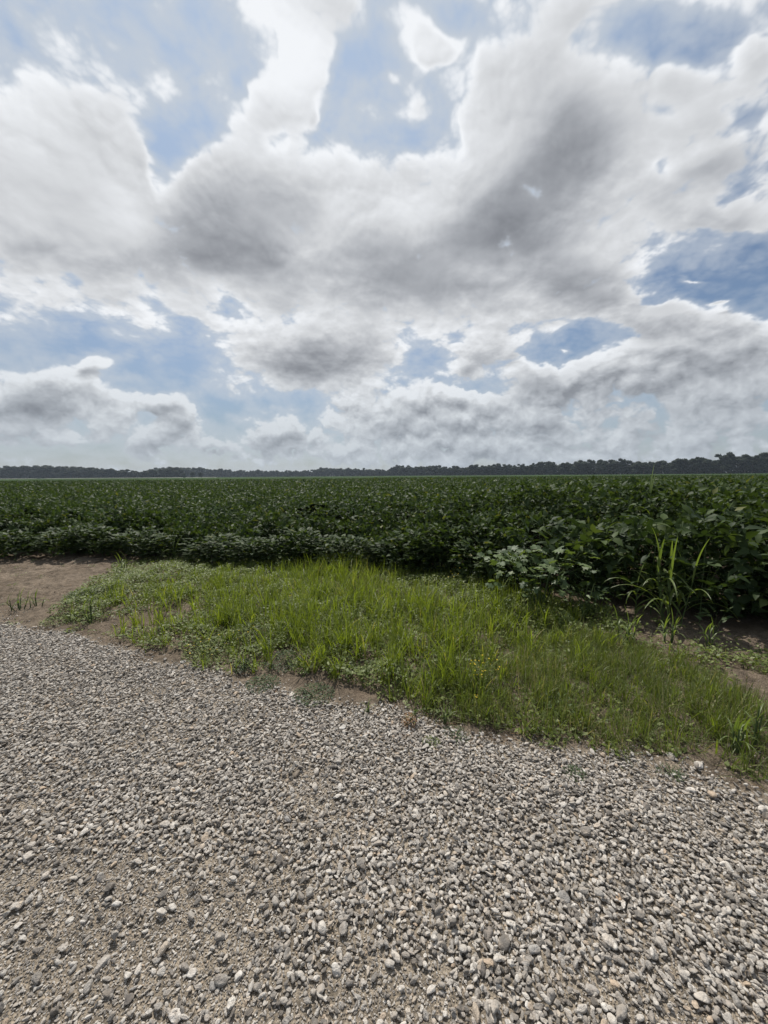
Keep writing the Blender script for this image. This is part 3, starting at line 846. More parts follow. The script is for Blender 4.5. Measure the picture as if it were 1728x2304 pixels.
print('gravel stones', len(P_), [len(s[0]) for s in sets])
tag(instancer('gravel', P_, R_, S_, big_objs[:14]), 'pale grey crushed stone gravel spread over the sandy drive in the foreground', 'gravel', kind='stuff')

# ------------------------------------------------------------------ grass verge
def poly_mask(px_pts):
    return np.array([gp(*q) for q in px_pts])
PATCH = poly_mask([(112, 1392), (180, 1345), (250, 1300), (275, 1268), (400, 1246), (560, 1250), (860, 1268), (1000, 1290), (1120, 1322), (1250, 1360), (1400, 1390), (1560, 1425), (1728, 1480), (1728, 1775), (1600, 1718), (1420, 1682), (1280, 1670), (1150, 1658), (1020, 1618), (900, 1574), (760, 1552), (690, 1530), (640, 1495), (540, 1515), (430, 1502), (360, 1472), (250, 1440), (180, 1425), (130, 1405)])
PATCH = np.vstack([PATCH[:13], [[5.0, 2.9], [6.5, 2.2], [4.6, 1.4], [2.6, 1.75]], PATCH[13:]])
def inside(poly, x, y):
    c_ = np.zeros(x.shape, bool); j = len(poly) - 1
    for i in range(len(poly)):
        xi, yi = poly[i]; xj, yj = poly[j]
        c_ ^= ((yi > y) != (yj > y)) & (x < (xj - xi) * (y - yi) / (yj - yi + 1e-12) + xi)
        j = i
    return c_
def blobs_at(x, y, lst):
    s = np.zeros_like(x)
    for (px_, py_, rx_, ry_, w_) in lst:
        c0 = gp(px_, py_); cx = gp(px_ + rx_, py_); cy = gp(px_, py_ - ry_)
        s += w_ * np.exp(-((x - c0[0]) / abs(cx[0] - c0[0])) ** 2 - ((y - c0[1]) / abs(cy[1] - c0[1])) ** 2)
    return s
BARE = [(410, 1375, 45, 18, 1.0), (1560, 1450, 150, 24, 1.3), (1440, 1420, 110, 20, 1.1), (600, 1440, 60, 12, .5), (1160, 1440, 55, 10, .9), (960, 1440, 60, 12, .7), (680, 1470, 35, 14, .6), (1700, 1560, 60, 40, .8), (300, 1400, 80, 12, .5), (240, 1415, 60, 14, .7)]
FINE = [(1300, 1500, 220, 75, 1.2), (1250, 1590, 240, 60, 1.2), (1580, 1640, 190, 80, 1.0), (1700, 1740, 60, 30, .7), (1060, 1580, 90, 40, .6)]
COVERP = [(420, 1310, 170, 40, 1.0), (620, 1300, 120, 40, .9), (250, 1330, 60, 40, .9), (980, 1330, 120, 40, .7), (480, 1450, 150, 30, .7), (180, 1390, 60, 20, .9), (1480, 1420, 240, 40, .55), (1300, 1640, 300, 40, .22), (1250, 1390, 160, 30, .8), (800, 1420, 300, 70, .7), (900, 1540, 200, 30, .7), (1150, 1380, 160, 50, .7), (620, 1380, 150, 40, .6), (1640, 1500, 130, 50, .5)]
TALL = [(560, 1330, 200, 60, .5), (760, 1330, 160, 70, 1.1), (700, 1430, 180, 60, .9), (900, 1450, 220, 70, 1.1), (1130, 1300, 120, 70, .8), (1090, 1400, 120, 60, .9), (400, 1380, 160, 50, .55), (230, 1370, 70, 40, .45), (1420, 1420, 90, 30, .6), (820, 1510, 150, 30, .5), (1600, 1620, 160, 50, .35), (1000, 1530, 120, 40, .7)]

def verge_points(n):
    x = rng.uniform(-5.2, 6.0, n); y = rng.uniform(1.4, 7.4, n)
    wob = .16
    k = inside(PATCH, x + wob * (fbm(x * 4, y * 4, 21) - .5) * 2, y + wob * (fbm(x * 4, y * 4, 22) - .5) * 2)
    return x[k], y[k]
DENS_N = lambda x, y, s: sstep(fbm(x * 5, y * 5, s), .38, .60)

def blade_mesh(x, y, z, L, w, az, lean, curl, nseg, var):
    """curved tapering blades; az = direction of lean"""
    n = len(x); t = np.linspace(0, 1, nseg + 1)
    ang = lean[:, None] + curl[:, None] * t[None, :] ** 1.5              # angle from the vertical
    ds = (L / nseg)[:, None]
    hx = np.concatenate([np.zeros((n, 1)), np.cumsum(np.sin(ang[:, 1:]) * ds, 1)], 1)
    hz = np.concatenate([np.zeros((n, 1)), np.cumsum(np.cos(ang[:, 1:]) * ds, 1)], 1)
    cx = x[:, None] + hx * np.cos(az)[:, None]; cy = y[:, None] + hx * np.sin(az)[:, None]; cz = z[:, None] + hz
    wd = w[:, None] * (1 - t[None, :] ** 2.2) * (.75 + .5 * t[None, :]) * .5
    tw = az + np.pi / 2 + rng.normal(0, .5, n)
    ox = np.cos(tw)[:, None] * wd; oy = np.sin(tw)[:, None] * wd
    A = np.stack([cx + ox, cy + oy, cz], -1)[:, :-1]; B = np.stack([cx - ox, cy - oy, cz], -1)[:, :-1]
    tip = np.stack([cx[:, -1], cy[:, -1], cz[:, -1]], -1)[:, None]
    V = np.concatenate([A, B, tip], 1)                                    # nseg + nseg + 1
    base = (np.arange(n) * (2 * nseg + 1))[:, None]
    T = []
    for k in range(nseg - 1):
        a0, a1, b0, b1 = k, k + 1, nseg + k, nseg + k + 1
        T += [(a0, a1, b1), (a0, b1, b0)]
    T += [(nseg - 1, 2 * nseg, 2 * nseg - 1)]
    T = (np.array(T)[None] + base[:, :, None]).reshape(-1, 3)
    return V.reshape(-1, 3), T, np.repeat(var, 2 * nseg + 1)

def combine(lst):
    off = 0; Vs = []; Ts = []; As = []
    for V, T, a in lst:
        Vs.append(V); Ts.append(T + off); As.append(a); off += len(V)
    return np.vstack(Vs), np.vstack(Ts), np.concatenate(As)

# coarse grass in clumps
x, y = verge_points(26000)
d = blobs_at(x, y, TALL) * (.35 + DENS_N(x, y, 51)) - .9 * blobs_at(x, y, BARE) + .05
k = rng.random(len(x)) < np.clip(d * 1.1 - .06, 0, 1) * .42 * (.25 + 1.5 * sstep(fbm(x * 9, y * 9, 88), .40, .62))
cx, cy = x[k], y[k]
nb = rng.integers(4, 11, len(cx))
cid = np.repeat(np.arange(len(cx)), nb); n = len(cid)
hh = .13 + .23 * np.clip(blobs_at(cx, cy, TALL), 0, 1.2) * rng.uniform(.5, 1.15, len(cx))
bx = cx[cid] + rng.normal(0, .018, n); by = cy[cid] + rng.normal(0, .018, n)
L = hh[cid] * rng.uniform(.55, 1.15, n)
g1_ = blade_mesh(bx, by, gz(bx, by) - .005, L, rng.uniform(.0045, .0115, n), rng.uniform(0, 6.28, n), np.abs(rng.normal(.10, .26, n)), np.abs(rng.normal(.5, .6, n)), 4, np.clip(rng.normal(.5, .2, n) + .1 * rng.normal(0, 1, len(cx))[cid], 0, 1))
print('coarse blades', n)
V, T, a = g1_
tag(obj('coarse_grass', mesh_np('coarse_grass', V, tris=T, mat=M_grass, attrs={'var': ('FLOAT', a)})), 'bright green coarse grass blades standing in clumps on the verge between gravel and crop', 'grass', kind='stuff')

# fine grass
x, y = verge_points(620000)
d = blobs_at(x, y, FINE) * (.5 + .8 * DENS_N(x, y, 53)) - .9 * blobs_at(x, y, BARE) + .34 * DENS_N(x, y, 55)
k = rng.random(len(x)) < np.clip(d, .015, 1) * .55 * (.25 + 1.2 * sstep(fbm(x * 11, y * 11, 89), .36, .60))
x, y = x[k], y[k]; n = len(x)
f = np.clip(blobs_at(x, y, FINE), 0, 1)
L = (.07 + .13 * f) * (.45 + 1.05 * fbm(x * 6, y * 6, 91)) * rng.uniform(.5, 1.25, n)
lie = rng.random(n) < .42
V, T, a = blade_mesh(x, y, gz(x, y) - .004, L, rng.uniform(.0025, .0052, n), rng.uniform(0, 6.28, n), np.where(lie, rng.uniform(.5, 1.35, n), np.abs(rng.normal(.1, .25, n))), rng.normal(.3, .5, n), 3, np.where(rng.random(n) < .07, 1, np.clip(rng.normal(.5, .22, n), 0, .95)))
print('fine blades', n)
tag(obj('fine_grass', mesh_np('fine_grass', V, tris=T, mat=M_fine, attrs={'var': ('FLOAT', a)})), 'soft fine-bladed green grass growing thickly along the gravel side of the verge', 'grass', kind='stuff')

# low broad-leaved ground cover
x, y = verge_points(420000)
d = blobs_at(x, y, COVERP) * (.4 + DENS_N(x, y, 57)) - .8 * blobs_at(x, y, BARE) + .30 * DENS_N(x, y, 59)
k = rng.random(len(x)) < np.clip(d, 0, 1) * .75
x, y = x[k], y[k]; n = len(x)
hgt = (.03 + .17 * np.clip(blobs_at(x, y, COVERP), 0, 1) * vnoise(x * 5, y * 5, 61)) * rng.uniform(.1, 1, n) ** .6
V, T, idx = scatter(LEAF2, T2, np.stack([x, y, gz(x, y) + hgt], -1), rotmats(rng.uniform(0, 6.28, n), rng.normal(.15, .35, n), rng.normal(0, .35, n)), rng.uniform(.014, .042, n))
print('cover leaves', n)
tag(obj('ground_cover', mesh_np('ground_cover', V, tris=T, mat=M_cover, attrs={'var': ('FLOAT', np.clip(rng.normal(.5, .24, n), 0, 1)[idx])})), 'low small-leaved weeds creeping between the grass clumps on the verge', 'ground cover', kind='stuff')

# seedlings on the bare soil
n = 150
cx = rng.uniform(-7.5, 4.5, n); cy = rng.uniform(1.3, 8, n)
k = (cy > y_grav(cx) - .05) & (cy < y_edge(cx) + .1); cx, cy = cx[k], cy[k]
cid = np.repeat(np.arange(len(cx)), 16); n = len(cid)
x = cx[cid] + rng.normal(0, .035, n); y = cy[cid] + rng.normal(0, .035, n)
V, T, idx = scatter(LEAF2, T2, np.stack([x, y, gz(x, y) + rng.uniform(.005, .05, n)], -1), rotmats(rng.uniform(0, 6.28, n), rng.normal(.3, .3, n), rng.normal(0, .3, n)), rng.uniform(.012, .032, n))
tag(obj('seedlings', mesh_np('seedlings', V, tris=T, mat=M_cover, attrs={'var': ('FLOAT', rng.random(n)[idx])})), 'sparse green seedlings sprouting here and there on the bare soil', 'seedlings', kind='stuff')

# dead stalks and straw bits on the soil
n = 7000
x = rng.uniform(-7.5, 5, n); y = rng.uniform(1.3, 8, n)
k = (y > y_grav(x) - .25) & (y < y_edge(x) + .2); x, y = x[k], y[k]; n = len(x)
V, T, a = blade_mesh(x, y, gz(x, y) + .006, rng.uniform(.02, .11, n), rng.uniform(.0015, .004, n), rng.uniform(0, 6.28, n), rng.uniform(1.3, 1.55, n), rng.normal(0, .12, n), 3, rng.random(n))
tag(obj('straw_litter', mesh_np('straw_litter', V, tris=T, mat=M_dry, attrs={'var': ('FLOAT', a)})), 'dry straw bits and twigs scattered over the bare soil beside the verge', 'litter', kind='stuff')
# crumbs of earth
n = 26000
x = rng.uniform(-8, 5, n); y = rng.uniform(1.3, 8, n)
k = (y > y_grav(x) - .1) & (y < y_edge(x) + .1); x, y = x[k], y[k]; n = len(x)
m, b, out = new_mat('earth_crumb'); oi = b.n('ShaderNodeAttribute'); oi.attribute_name = 'var'
p = b.n('ShaderNodeBsdfPrincipled'); b.put(p.inputs['Base Color'], b.ramp(oi.outputs['Fac'], [(0, (.13, .095, .068)), (.7, (.25, .19, .14)), (1, (.42, .37, .31))])); p.inputs['Roughness'].default_value = .95
b.t.links.new(p.outputs[0], out.inputs[0])
I0 = ico(0); tv = I0[0] * np.array([.5, .42, .32])
s = .005 + .034 * rng.beta(1, 6, n)
V, T, idx = scatter(tv + rng.normal(0, .05, tv.shape), I0[1], np.stack([x, y, gz(x, y) + s * .15], -1), rotmats(rng.uniform(0, 6.28, n), rng.normal(0, .3, n), rng.normal(0, .3, n)), s)
tag(obj('earth_crumbs', mesh_np('earth_crumbs', V, tris=T, mat=m, attrs={'var': ('FLOAT', rng.random(n)[idx])})), 'brown crumbs of dry earth on the bare soil beside the crop', 'soil', kind='stuff')

# ------------------------------------------------------------------ single plants
def at(px_, py_):
    q = gp(px_, py_)
    return float(q[0]), float(q[1]), float(gz(q[0:1], q[1:2])[0])
def scale_at(px_, py_):
    q = gp(px_, py_)
    return float(np.dot(fw, np.array([q[0], q[1], -CAM_H]))) / FPX        # metres per pixel

def arch_leaf(name, base, az, L, w, lean, curl, mat=M_blade, nseg=9):
    """a long folded grass leaf as a mesh of its own"""
    t = np.linspace(0, 1, nseg + 1)
    ang = lean + curl * t ** 1.3
    ds = L / nseg
    hx = np.concatenate([[0], np.cumsum(np.sin(ang[1:]) * ds)]); hz = np.concatenate([[0], np.cumsum(np.cos(ang[1:]) * ds)])
    c_ = np.stack([hx * math.cos(az), hx * math.sin(az), hz], -1)
    wd = w * .5 * np.minimum(1, .55 + t * 3) * (1 - t ** 2.5)
    tw = az + np.pi / 2 + np.linspace(0, rng.normal(0, .5), nseg + 1)
    o_ = np.stack([np.cos(tw) * wd, np.sin(tw) * wd, 0 * wd], -1)
    nrm = np.stack([-np.cos(ang) * math.cos(az), -np.cos(ang) * math.sin(az), np.sin(ang)], -1) * (wd * .35)[:, None]
    V = np.concatenate([c_ + o_ + nrm, c_, c_ - o_ + nrm]); n = nseg + 1; T = []
    for k in range(nseg):
        T += [(k, k + 1, n + k + 1), (k, n + k + 1, n + k), (n + k, n + k + 1, 2 * n + k + 1), (n + k, 2 * n + k + 1, 2 * n + k)]
    me = mesh_np(name, V, tris=T, mat=mat, smooth=True)
    return me

def big_grass(px_, py_, h, stalks, label, cat='grass plant', name='broad_leaf_grass', leaves=7, Lr=(.3, .5), w=.02, spread=.03, lean_s=.15, seed=1, group=None, up_leaf=False):
    x, y, z = at(px_, py_); w = w * 1.12; Lr = (Lr[0] * 1.12, Lr[1] * 1.12)
    e = obj(name, None, loc=(x, y, z)); e.empty_display_size = .1; tag(e, label, cat, group)
    r = np.random.default_rng(seed)
    for sct in range(stalks):
        a = r.uniform(0, 6.28); off_ = np.array([math.cos(a), math.sin(a), 0]) * spread * r.uniform(.2, 1)
        ln = r.uniform(0, lean_s); hs = h * r.uniform(.72, 1.0)
        top = off_ + np.array([math.cos(a) * math.sin(ln) * hs, math.sin(a) * math.sin(ln) * hs, math.cos(ln) * hs])
        P = [off_, off_ * .6 + top * .4, top]
        V, T = tube(P, [.006, .005, .003], 6)
        obj('stalk', mesh_np('stalk', V, tris=T, mat=M_stem, smooth=True), e)
        for k in range(leaves):
            f = .12 + .85 * (k + .5) / leaves
            b0 = off_ * (1 - f) + top * f
            az = (k % 2) * np.pi + r.normal(0, .5) + a * .3
            up_ = 1 if (k == leaves - 1) else 0
            me = arch_leaf('leaf', b0, az, r.uniform(*Lr), w * r.uniform(.8, 1.2), .12 if up_ else r.uniform(.3, .65), r.uniform(.3, .9) if up_ else r.uniform(1.5, 2.4))
            obj('leaf', me, e, loc=tuple(b0))
    return e

big_grass(1427, 1408, .48, 1, 'pale arching broad-bladed grass plant with one stalk before the dark gap in the crop', leaves=9, Lr=(.26, .42), w=.022, spread=.005, lean_s=.05, seed=3)
big_grass(1505, 1416, .70, 6, 'tallest clump of broad-bladed grass with several stalks leaning on the soybean leaves', leaves=6, Lr=(.34, .56), w=.022, spread=.12, lean_s=.34, seed=5)
big_grass(1330, 1400, .26, 3, 'low drooping grass plant between the pale narrow-leaved weed and the single-stalk grass', leaves=5, Lr=(.16, .28), w=.013, spread=.05, lean_s=.4, seed=8)
big_grass(1400, 1455, .22, 6, 'dense upright bright grass clump beside the bare dirt patch', leaves=4, Lr=(.12, .22), w=.011, spread=.09, lean_s=.25, seed=9)
big_grass(1500, 1455, .20, 5, 'spiky green grass clump on the bare dirt below the tallest grass', leaves=4, Lr=(.12, .22), w=.010, spread=.07, lean_s=.3, seed=10)
big_grass(1600, 1470, .18, 3, 'thin leaning grass tuft on bare dirt before the shaded crop edge', leaves=4, Lr=(.10, .2), w=.009, spread=.06, lean_s=.45, seed=11)
big_grass(395, 1268, .28, 2, 'thin arching grass stalk rising in front of the dark crop above the verge', leaves=5, Lr=(.2, .34), w=.012, spread=.03, lean_s=.2, seed=12)
big_grass(280, 1290, .20, 4, 'upright bright tuft at the far tip of the verge near the soil', leaves=4, Lr=(.14, .24), w=.010, spread=.06, lean_s=.2, seed=13)
big_grass(1655, 1700, .16, 4, 'bright upright grass tuft at the dirt margin near the gravel', leaves=4, Lr=(.10, .16), w=.008, spread=.02, lean_s=.2, seed=14)
big_grass(1690, 1690, .24, 3, 'tall thin grass stem beside the bright tuft at the dirt margin', leaves=4, Lr=(.10, .16), w=.006, spread=.02, lean_s=.15, seed=15)
big_grass(1000, 1300, .34, 5, 'drooping pale grass clump against the dark gap in the crop', leaves=4, Lr=(.18, .34), w=.010, spread=.14, lean_s=.3, seed=16)
big_grass(1180, 1330, .36, 5, 'tall arching grass clump at the foot of the lobed pale weed', leaves=5, Lr=(.2, .34), w=.010, spread=.15, lean_s=.3, seed=17)
big_grass(45, 1375, .16, 6, 'larger of the two small grass tufts alone on the bare soil', leaves=3, Lr=(.10, .18), w=.008, spread=.10, lean_s=.5, seed=18)
big_grass(88, 1370, .13, 5, 'smaller of the two small grass tufts alone on the bare soil', leaves=3, Lr=(.08, .15), w=.008, spread=.08, lean_s=.5, seed=19)
big_grass(205, 1405, .22, 5, 'spiky grass tuft casting thin shadows at the tip of the verge', leaves=3, Lr=(.12, .22), w=.009, spread=.03, lean_s=.35, seed=20)
# the tall leaf that stands over the crop
q = ray(1465, 1098); t_ = 5.2 / q[1]
e = obj('tall_grass', None, loc=(q[0] * t_, 5.2, 0)); e.empty_display_size = .1
tag(e, 'tall upright yellow-green blade rising above the soybeans against the tree line', 'tall grass')
V, T = tube([(0, 0, 0), (.01, 0, .8), (0, 0, 1.40)], [.008, .007, .004], 6); obj('stalk', mesh_np('stalk', V, tris=T, mat=M_stem), e)
for (L_, w_, ln, cu, z_, a_) in ((.42, .055, .02, .10, 1.34, 0), (.30, .028, .18, .1, 1.33, .3), (.22, .02, .3, .5, 1.25, 2.8), (.3, .02, .6, 1.3, 1.1, .2), (.3, .02, .6, 1.3, 1.05, 3.4)):
    obj('leaf', arch_leaf('leaf', None, a_, L_, w_, ln, cu), e, loc=(0, 0, z_))

# weeds with single leaves
LOBED = np.array([(0, 0, 0), (-.06, .38, -.03), (.22, .26, .06), (.40, .58, -.04), (.56, .22, .04), (.78, .30, -.04), (1.0, 0, -.10)], float)
def lobed_leaf():
    Vt = np.vstack([LOBED, LOBED[1:-1] * np.array([1, -1, 1]), [(.35, 0, -.02)], [(.7, 0, -.03)]])
    # 0 base,1-5 upper side,6 tip,7-11 lower side,12 mid1,13 mid2
    T = [(0, 12, 1), (1, 12, 2), (2, 12, 3), (3, 12, 4), (4, 12, 13), (4, 13, 5), (5, 13, 6), (0, 7, 12), (7, 8, 12), (8, 9, 12), (9, 10, 12), (10, 13, 12), (10, 11, 13), (11, 6, 13)]
    return mesh_np('leaf', Vt, tris=T, mat=M_weed)
OVAL = lambda m_: mesh_np('leaf', LEAF8 * np.array([1, .8, 1]), tris=T8, mat=m_)
ME_LOBED = lobed_leaf(); ME_OVAL = OVAL(M_weed)
def leafy_weed(px_, py_, h, rad, n, size, me_leaf, label, name, seed, low=.45, flat=.12, cat='weed', stems=6, parts=True, group=None, squash=1.0, dz_=0):
    x, y, z = at(px_, py_)
    e = obj(name, None, loc=(x, y, z)); e.empty_display_size = .05; tag(e, label, cat, group)
    r = np.random.default_rng(seed)
    lst = []; tips = []
    for k in range(stems):
        a = r.uniform(0, 6.28); q_ = rad * r.uniform(.3, .9)
        tip = np.array([math.cos(a) * q_, math.sin(a) * q_ * squash, h * r.uniform(.75, .98)])
        lst.append(tube([(0, 0, 0), tip * np.array([.45, .45, .6]), tip], [h * .012, h * .009, h * .005], 4))
    obj('stem', mesh_np('stem', *merge(lst), mat=M_stem), e)
    zz = h * (low + (1 - low) * r.uniform(0, 1, n) ** .6)
    a = r.uniform(0, 6.28, n); q_ = rad * np.sqrt(r.uniform(.02, 1, n))
    for k in range(n):
        Rm = rotmats(a[k:k + 1] + r.normal(0, .5), np.array([r.normal(flat, .36)]), np.array([r.normal(0, .34)]))[0]
        o = obj('leaf', me_leaf, e, loc=(math.cos(a[k]) * q_[k], math.sin(a[k]) * q_[k] * squash, zz[k] - .10 * h * (q_[k] / rad) ** 2), scale=size * r.uniform(.7, 1.2))
        o.rotation_euler = Matrix(Rm.tolist()).to_euler()
    return e
leafy_weed(1215, 1388, .74, .56, 170, .095, ME_LOBED, 'wide pale weed with lobed leaves spreading in front of the soybean wall', 'lobed_weed', 31, low=.40, squash=.5, stems=10)
leafy_weed(1110, 1345, .55, .25, 40, .085, ME_LOBED, 'small lobed-leaf weed at the dark gap beside the wide pale weed', 'lobed_weed', 32, low=.6, squash=.6)
leafy_weed(1315, 1408, .40, .22, 70, .060, ME_OVAL, 'pale weed with narrow pointed leaves under the wide lobed weed', 'pointed_weed', 33, low=.55, flat=.25)
leafy_weed(1606, 1440, .26, .11, 26, .075, ME_OVAL, 'small pale star-shaped weed standing in shade at the crop edge', 'star_weed', 34, low=.3, flat=.3, stems=3)
leafy_weed(1255, 1610, .10, .10, 26, .035, ME_OVAL, 'little pale broad-leaved weed in the fine grass', 'pointed_weed', 35, low=.3, flat=.2, stems=4)
for k, (wx, wy, hh_) in enumerate([(880, 1300, .30), (1015, 1312, .34), (1130, 1400, .2), (640, 1296, .26), (770, 1305, .28)]):
    leafy_weed(wx, wy, hh_, .16, 46, .034, ME_OVAL, ['fine-leaved weed with upright shoots at the dark gap, above the grass', 'bushy small-leaved weed under the drooping pale grass', 'small pale weed among grass below the lobed weed', 'weed with a flat pale top at the far side of the verge', 'pale-topped weed behind the tallest verge grass'][k], 'bushy_weed', 40 + k, low=.25, flat=.3, stems=5)

# mat weeds on the edge of the gravel (single thing, foliage one mesh)
def mat_weed(px_, py_, rad, h, n, label, name='mat_weed', size=.016, mat=M_darkweed, seed=0, flowers=0, cat='weed'):
    x, y, z = at(px_, py_)
    e = obj(name, None, loc=(x, y, z)); e.empty_display_size = .05; tag(e, label, cat)
    r = np.random.default_rng(seed)
    lst = []; tips = []
    for k in range(14):
        a = r.uniform(0, 6.28); q_ = rad * r.uniform(.5, 1.0)
        tip = np.array([math.cos(a) * q_, math.sin(a) * q_, h * r.uniform(.3, 1)])
        lst.append(tube([(0, 0, 0), tip * np.array([.5, .5, .8]), tip], [.0022, .0018, .001], 3)); tips.append(tip)
    obj('stem', mesh_np('stem', *merge(lst), mat=M_stem), e)
    a = r.uniform(0, 6.28, n); q_ = rad * np.sqrt(r.uniform(0, 1, n))
    pos = np.stack([np.cos(a) * q_, np.sin(a) * q_, h * r.uniform(.1, 1, n) * (1 - .6 * (q_ / rad) ** 2)], -1)
    V, T, idx = scatter(LEAF4, T4, pos, rotmats(r.uniform(0, 6.28, n), r.normal(.2, .35, n), r.normal(0, .35, n)), size * r.uniform(.7, 1.3, n))
    obj('foliage', mesh_np('foliage', V, tris=T, mat=mat, attrs={'var': ('FLOAT', r.random(n)[idx])}), e)
    for k in range(flowers):
        a_ = r.uniform(0, 6.28); q2 = rad * math.sqrt(r.uniform(0, 1)); c0 = np.array([math.cos(a_) * q2, math.sin(a_) * q2, h * r.uniform(.75, 1.15)])
        npet = 6; aa = np.arange(npet) / npet * 2 * np.pi
        V, T, idx = scatter(LEAF2, T2, np.repeat(c0[None], npet, 0) * 0, rotmats(aa, np.full(npet, .45), np.zeros(npet)), np.full(npet, .0078))
        o = obj('flower', mesh_np('flower', V, tris=T, mat=M_yellow, attrs={'var': ('FLOAT', np.full(len(V), r.random()))}), e, loc=tuple(c0), rot=(r.normal(0, .4), r.normal(0, .4), 0))
    return e
mat_weed(592, 1540, .13, .05, 500, 'dark green mat weed lying on the gravel edge, farther of two', seed=1)
mat_weed(706, 1566, .15, .06, 600, 'dark green mat weed lying on the gravel edge, nearer of two', seed=2)
mat_weed(640, 1500, .16, .12, 700, 'dark bushy weed where the verge juts toward the gravel', seed=3)
mat_weed(550, 1505, .10, .09, 400, 'small dark tuft of weed below the yellow-flowering one', seed=4)
mat_weed(470, 1475, .22, .11, 900, 'low weed dotted with small yellow flowers beside the bare dirt', 'flowering_weed', flowers=22, mat=M_cover, seed=5)
mat_weed(560, 1455, .20, .12, 700, 'yellow-dotted weed between grass clumps above the dark tuft', 'flowering_weed', flowers=14, mat=M_cover, seed=6)
mat_weed(1086, 1560, .12, .19, 420, 'weed covered in bright yellow flowers in the middle of the grass', 'flowering_weed', flowers=26, mat=M_fine, seed=7)
mat_weed(1030, 1470, .12, .12, 320, 'smaller yellow-flowered weed beside a bare patch in the grass', 'flowering_weed', flowers=12, mat=M_fine, seed=8)
mat_weed(1068, 1590, .03, .06, 60, 'tiny yellow-flowered sprig just below the brightest flowering weed', 'flowering_weed', flowers=5, mat=M_fine, seed=9)
mat_weed(972, 1672, .06, .03, 160, 'small green weed sprouting alone in the gravel', seed=10, mat=M_cover, size=.011)
mat_weed(1025, 1652, .09, .03, 260, 'flat dark weed between the gravel and the thick grass', seed=11, size=.012)
mat_weed(1292, 1742, .06, .03, 170, 'small dark weed alone in the pale gravel below the dirt margin', seed=12, size=.012)
mat_weed(1510, 1740, .07, .035, 120, 'sparse thin weed on the gravel by the pale oval stone', seed=13, size=.012)
mat_weed(1025, 1345, .12, .3, 420, 'upright weed with tiny yellow buds near the dark gap in the crop', 'flowering_weed', flowers=9, mat=M_cover, seed=14)
mat_weed(640, 1385, .10, .2, 260, 'weed with a few orange-yellow blooms amid the coarse grass', 'flowering_weed', flowers=7, mat=M_cover, seed=15)
mat_weed(215, 1350, .35, .10, 2200, 'dark green spreading weed mound at the tip of the verge by the bare soil', seed=16, size=.02)
mat_weed(140, 1398, .20, .06, 700, 'low creeping weed at the outermost tip of the verge', seed=17, size=.018, mat=M_cover)
mat_weed(920, 1632, .05, .10, 220, 'dry reddish brown sprig standing in the gravel', 'dry_weed', seed=18, mat=M_dry, size=.012, cat='dry plant')
big_grass(934, 1610, .07, 2, 'short green grass shoot right beside the dry brown sprig', leaves=3, Lr=(.06, .1), w=.005, spread=.01, seed=25)
big_grass(830, 1600, .05, 3, 'tiny grass shoot at the gravel edge under the verge', leaves=3, Lr=(.05, .09), w=.004, spread=.015, seed=26)
big_grass(1000, 1625, .10, 3, 'sprawling grass shoot on the gravel below the thick grass', leaves=3, Lr=(.08, .13), w=.005, spread=.02, lean_s=.6, seed=27)

# pale blossom in the dark gap
q = ray(1057, 1250); t_ = 5.3 / q[1]; c0 = np.array([0, 0, CAM_H + q[2] * t_])
e = obj('blossom_plant', None, loc=(q[0] * t_, 5.3, 0)); e.empty_display_size = .05
tag(e, 'single pale yellow blossom glowing in the dark gap between soybean plants', 'flower')
V, T = tube([(0, 0, 0), (.02, 0, c0[2] * .6), (0, 0, c0[2])], [.004, .003, .002], 5); obj('stem', mesh_np('stem', V, tris=T, mat=M_stem), e)
aa = np.arange(5) / 5 * 2 * np.pi
m, b, out = new_mat('pale_petal'); p = b.n('ShaderNodeBsdfPrincipled'); g_ = b.n('ShaderNodeTexCoord')
b.put(p.inputs['Base Color'], b.ramp(b.noise(g_.outputs['Object'], 30, 2), [(.3, (.70, .55, .25)), (.7, (.78, .70, .45))])); b.t.links.new(p.outputs[0], out.inputs[0])
V, T, idx = scatter(LEAF8 * np.array([1, 1.5, 1]), T8, np.zeros((5, 3)), rotmats(aa, np.full(5, .7), np.zeros(5)), np.full(5, .035))
obj('petals', mesh_np('petals', V, tris=T, mat=m), e, loc=tuple(c0), rot=(.9, .2, 0))

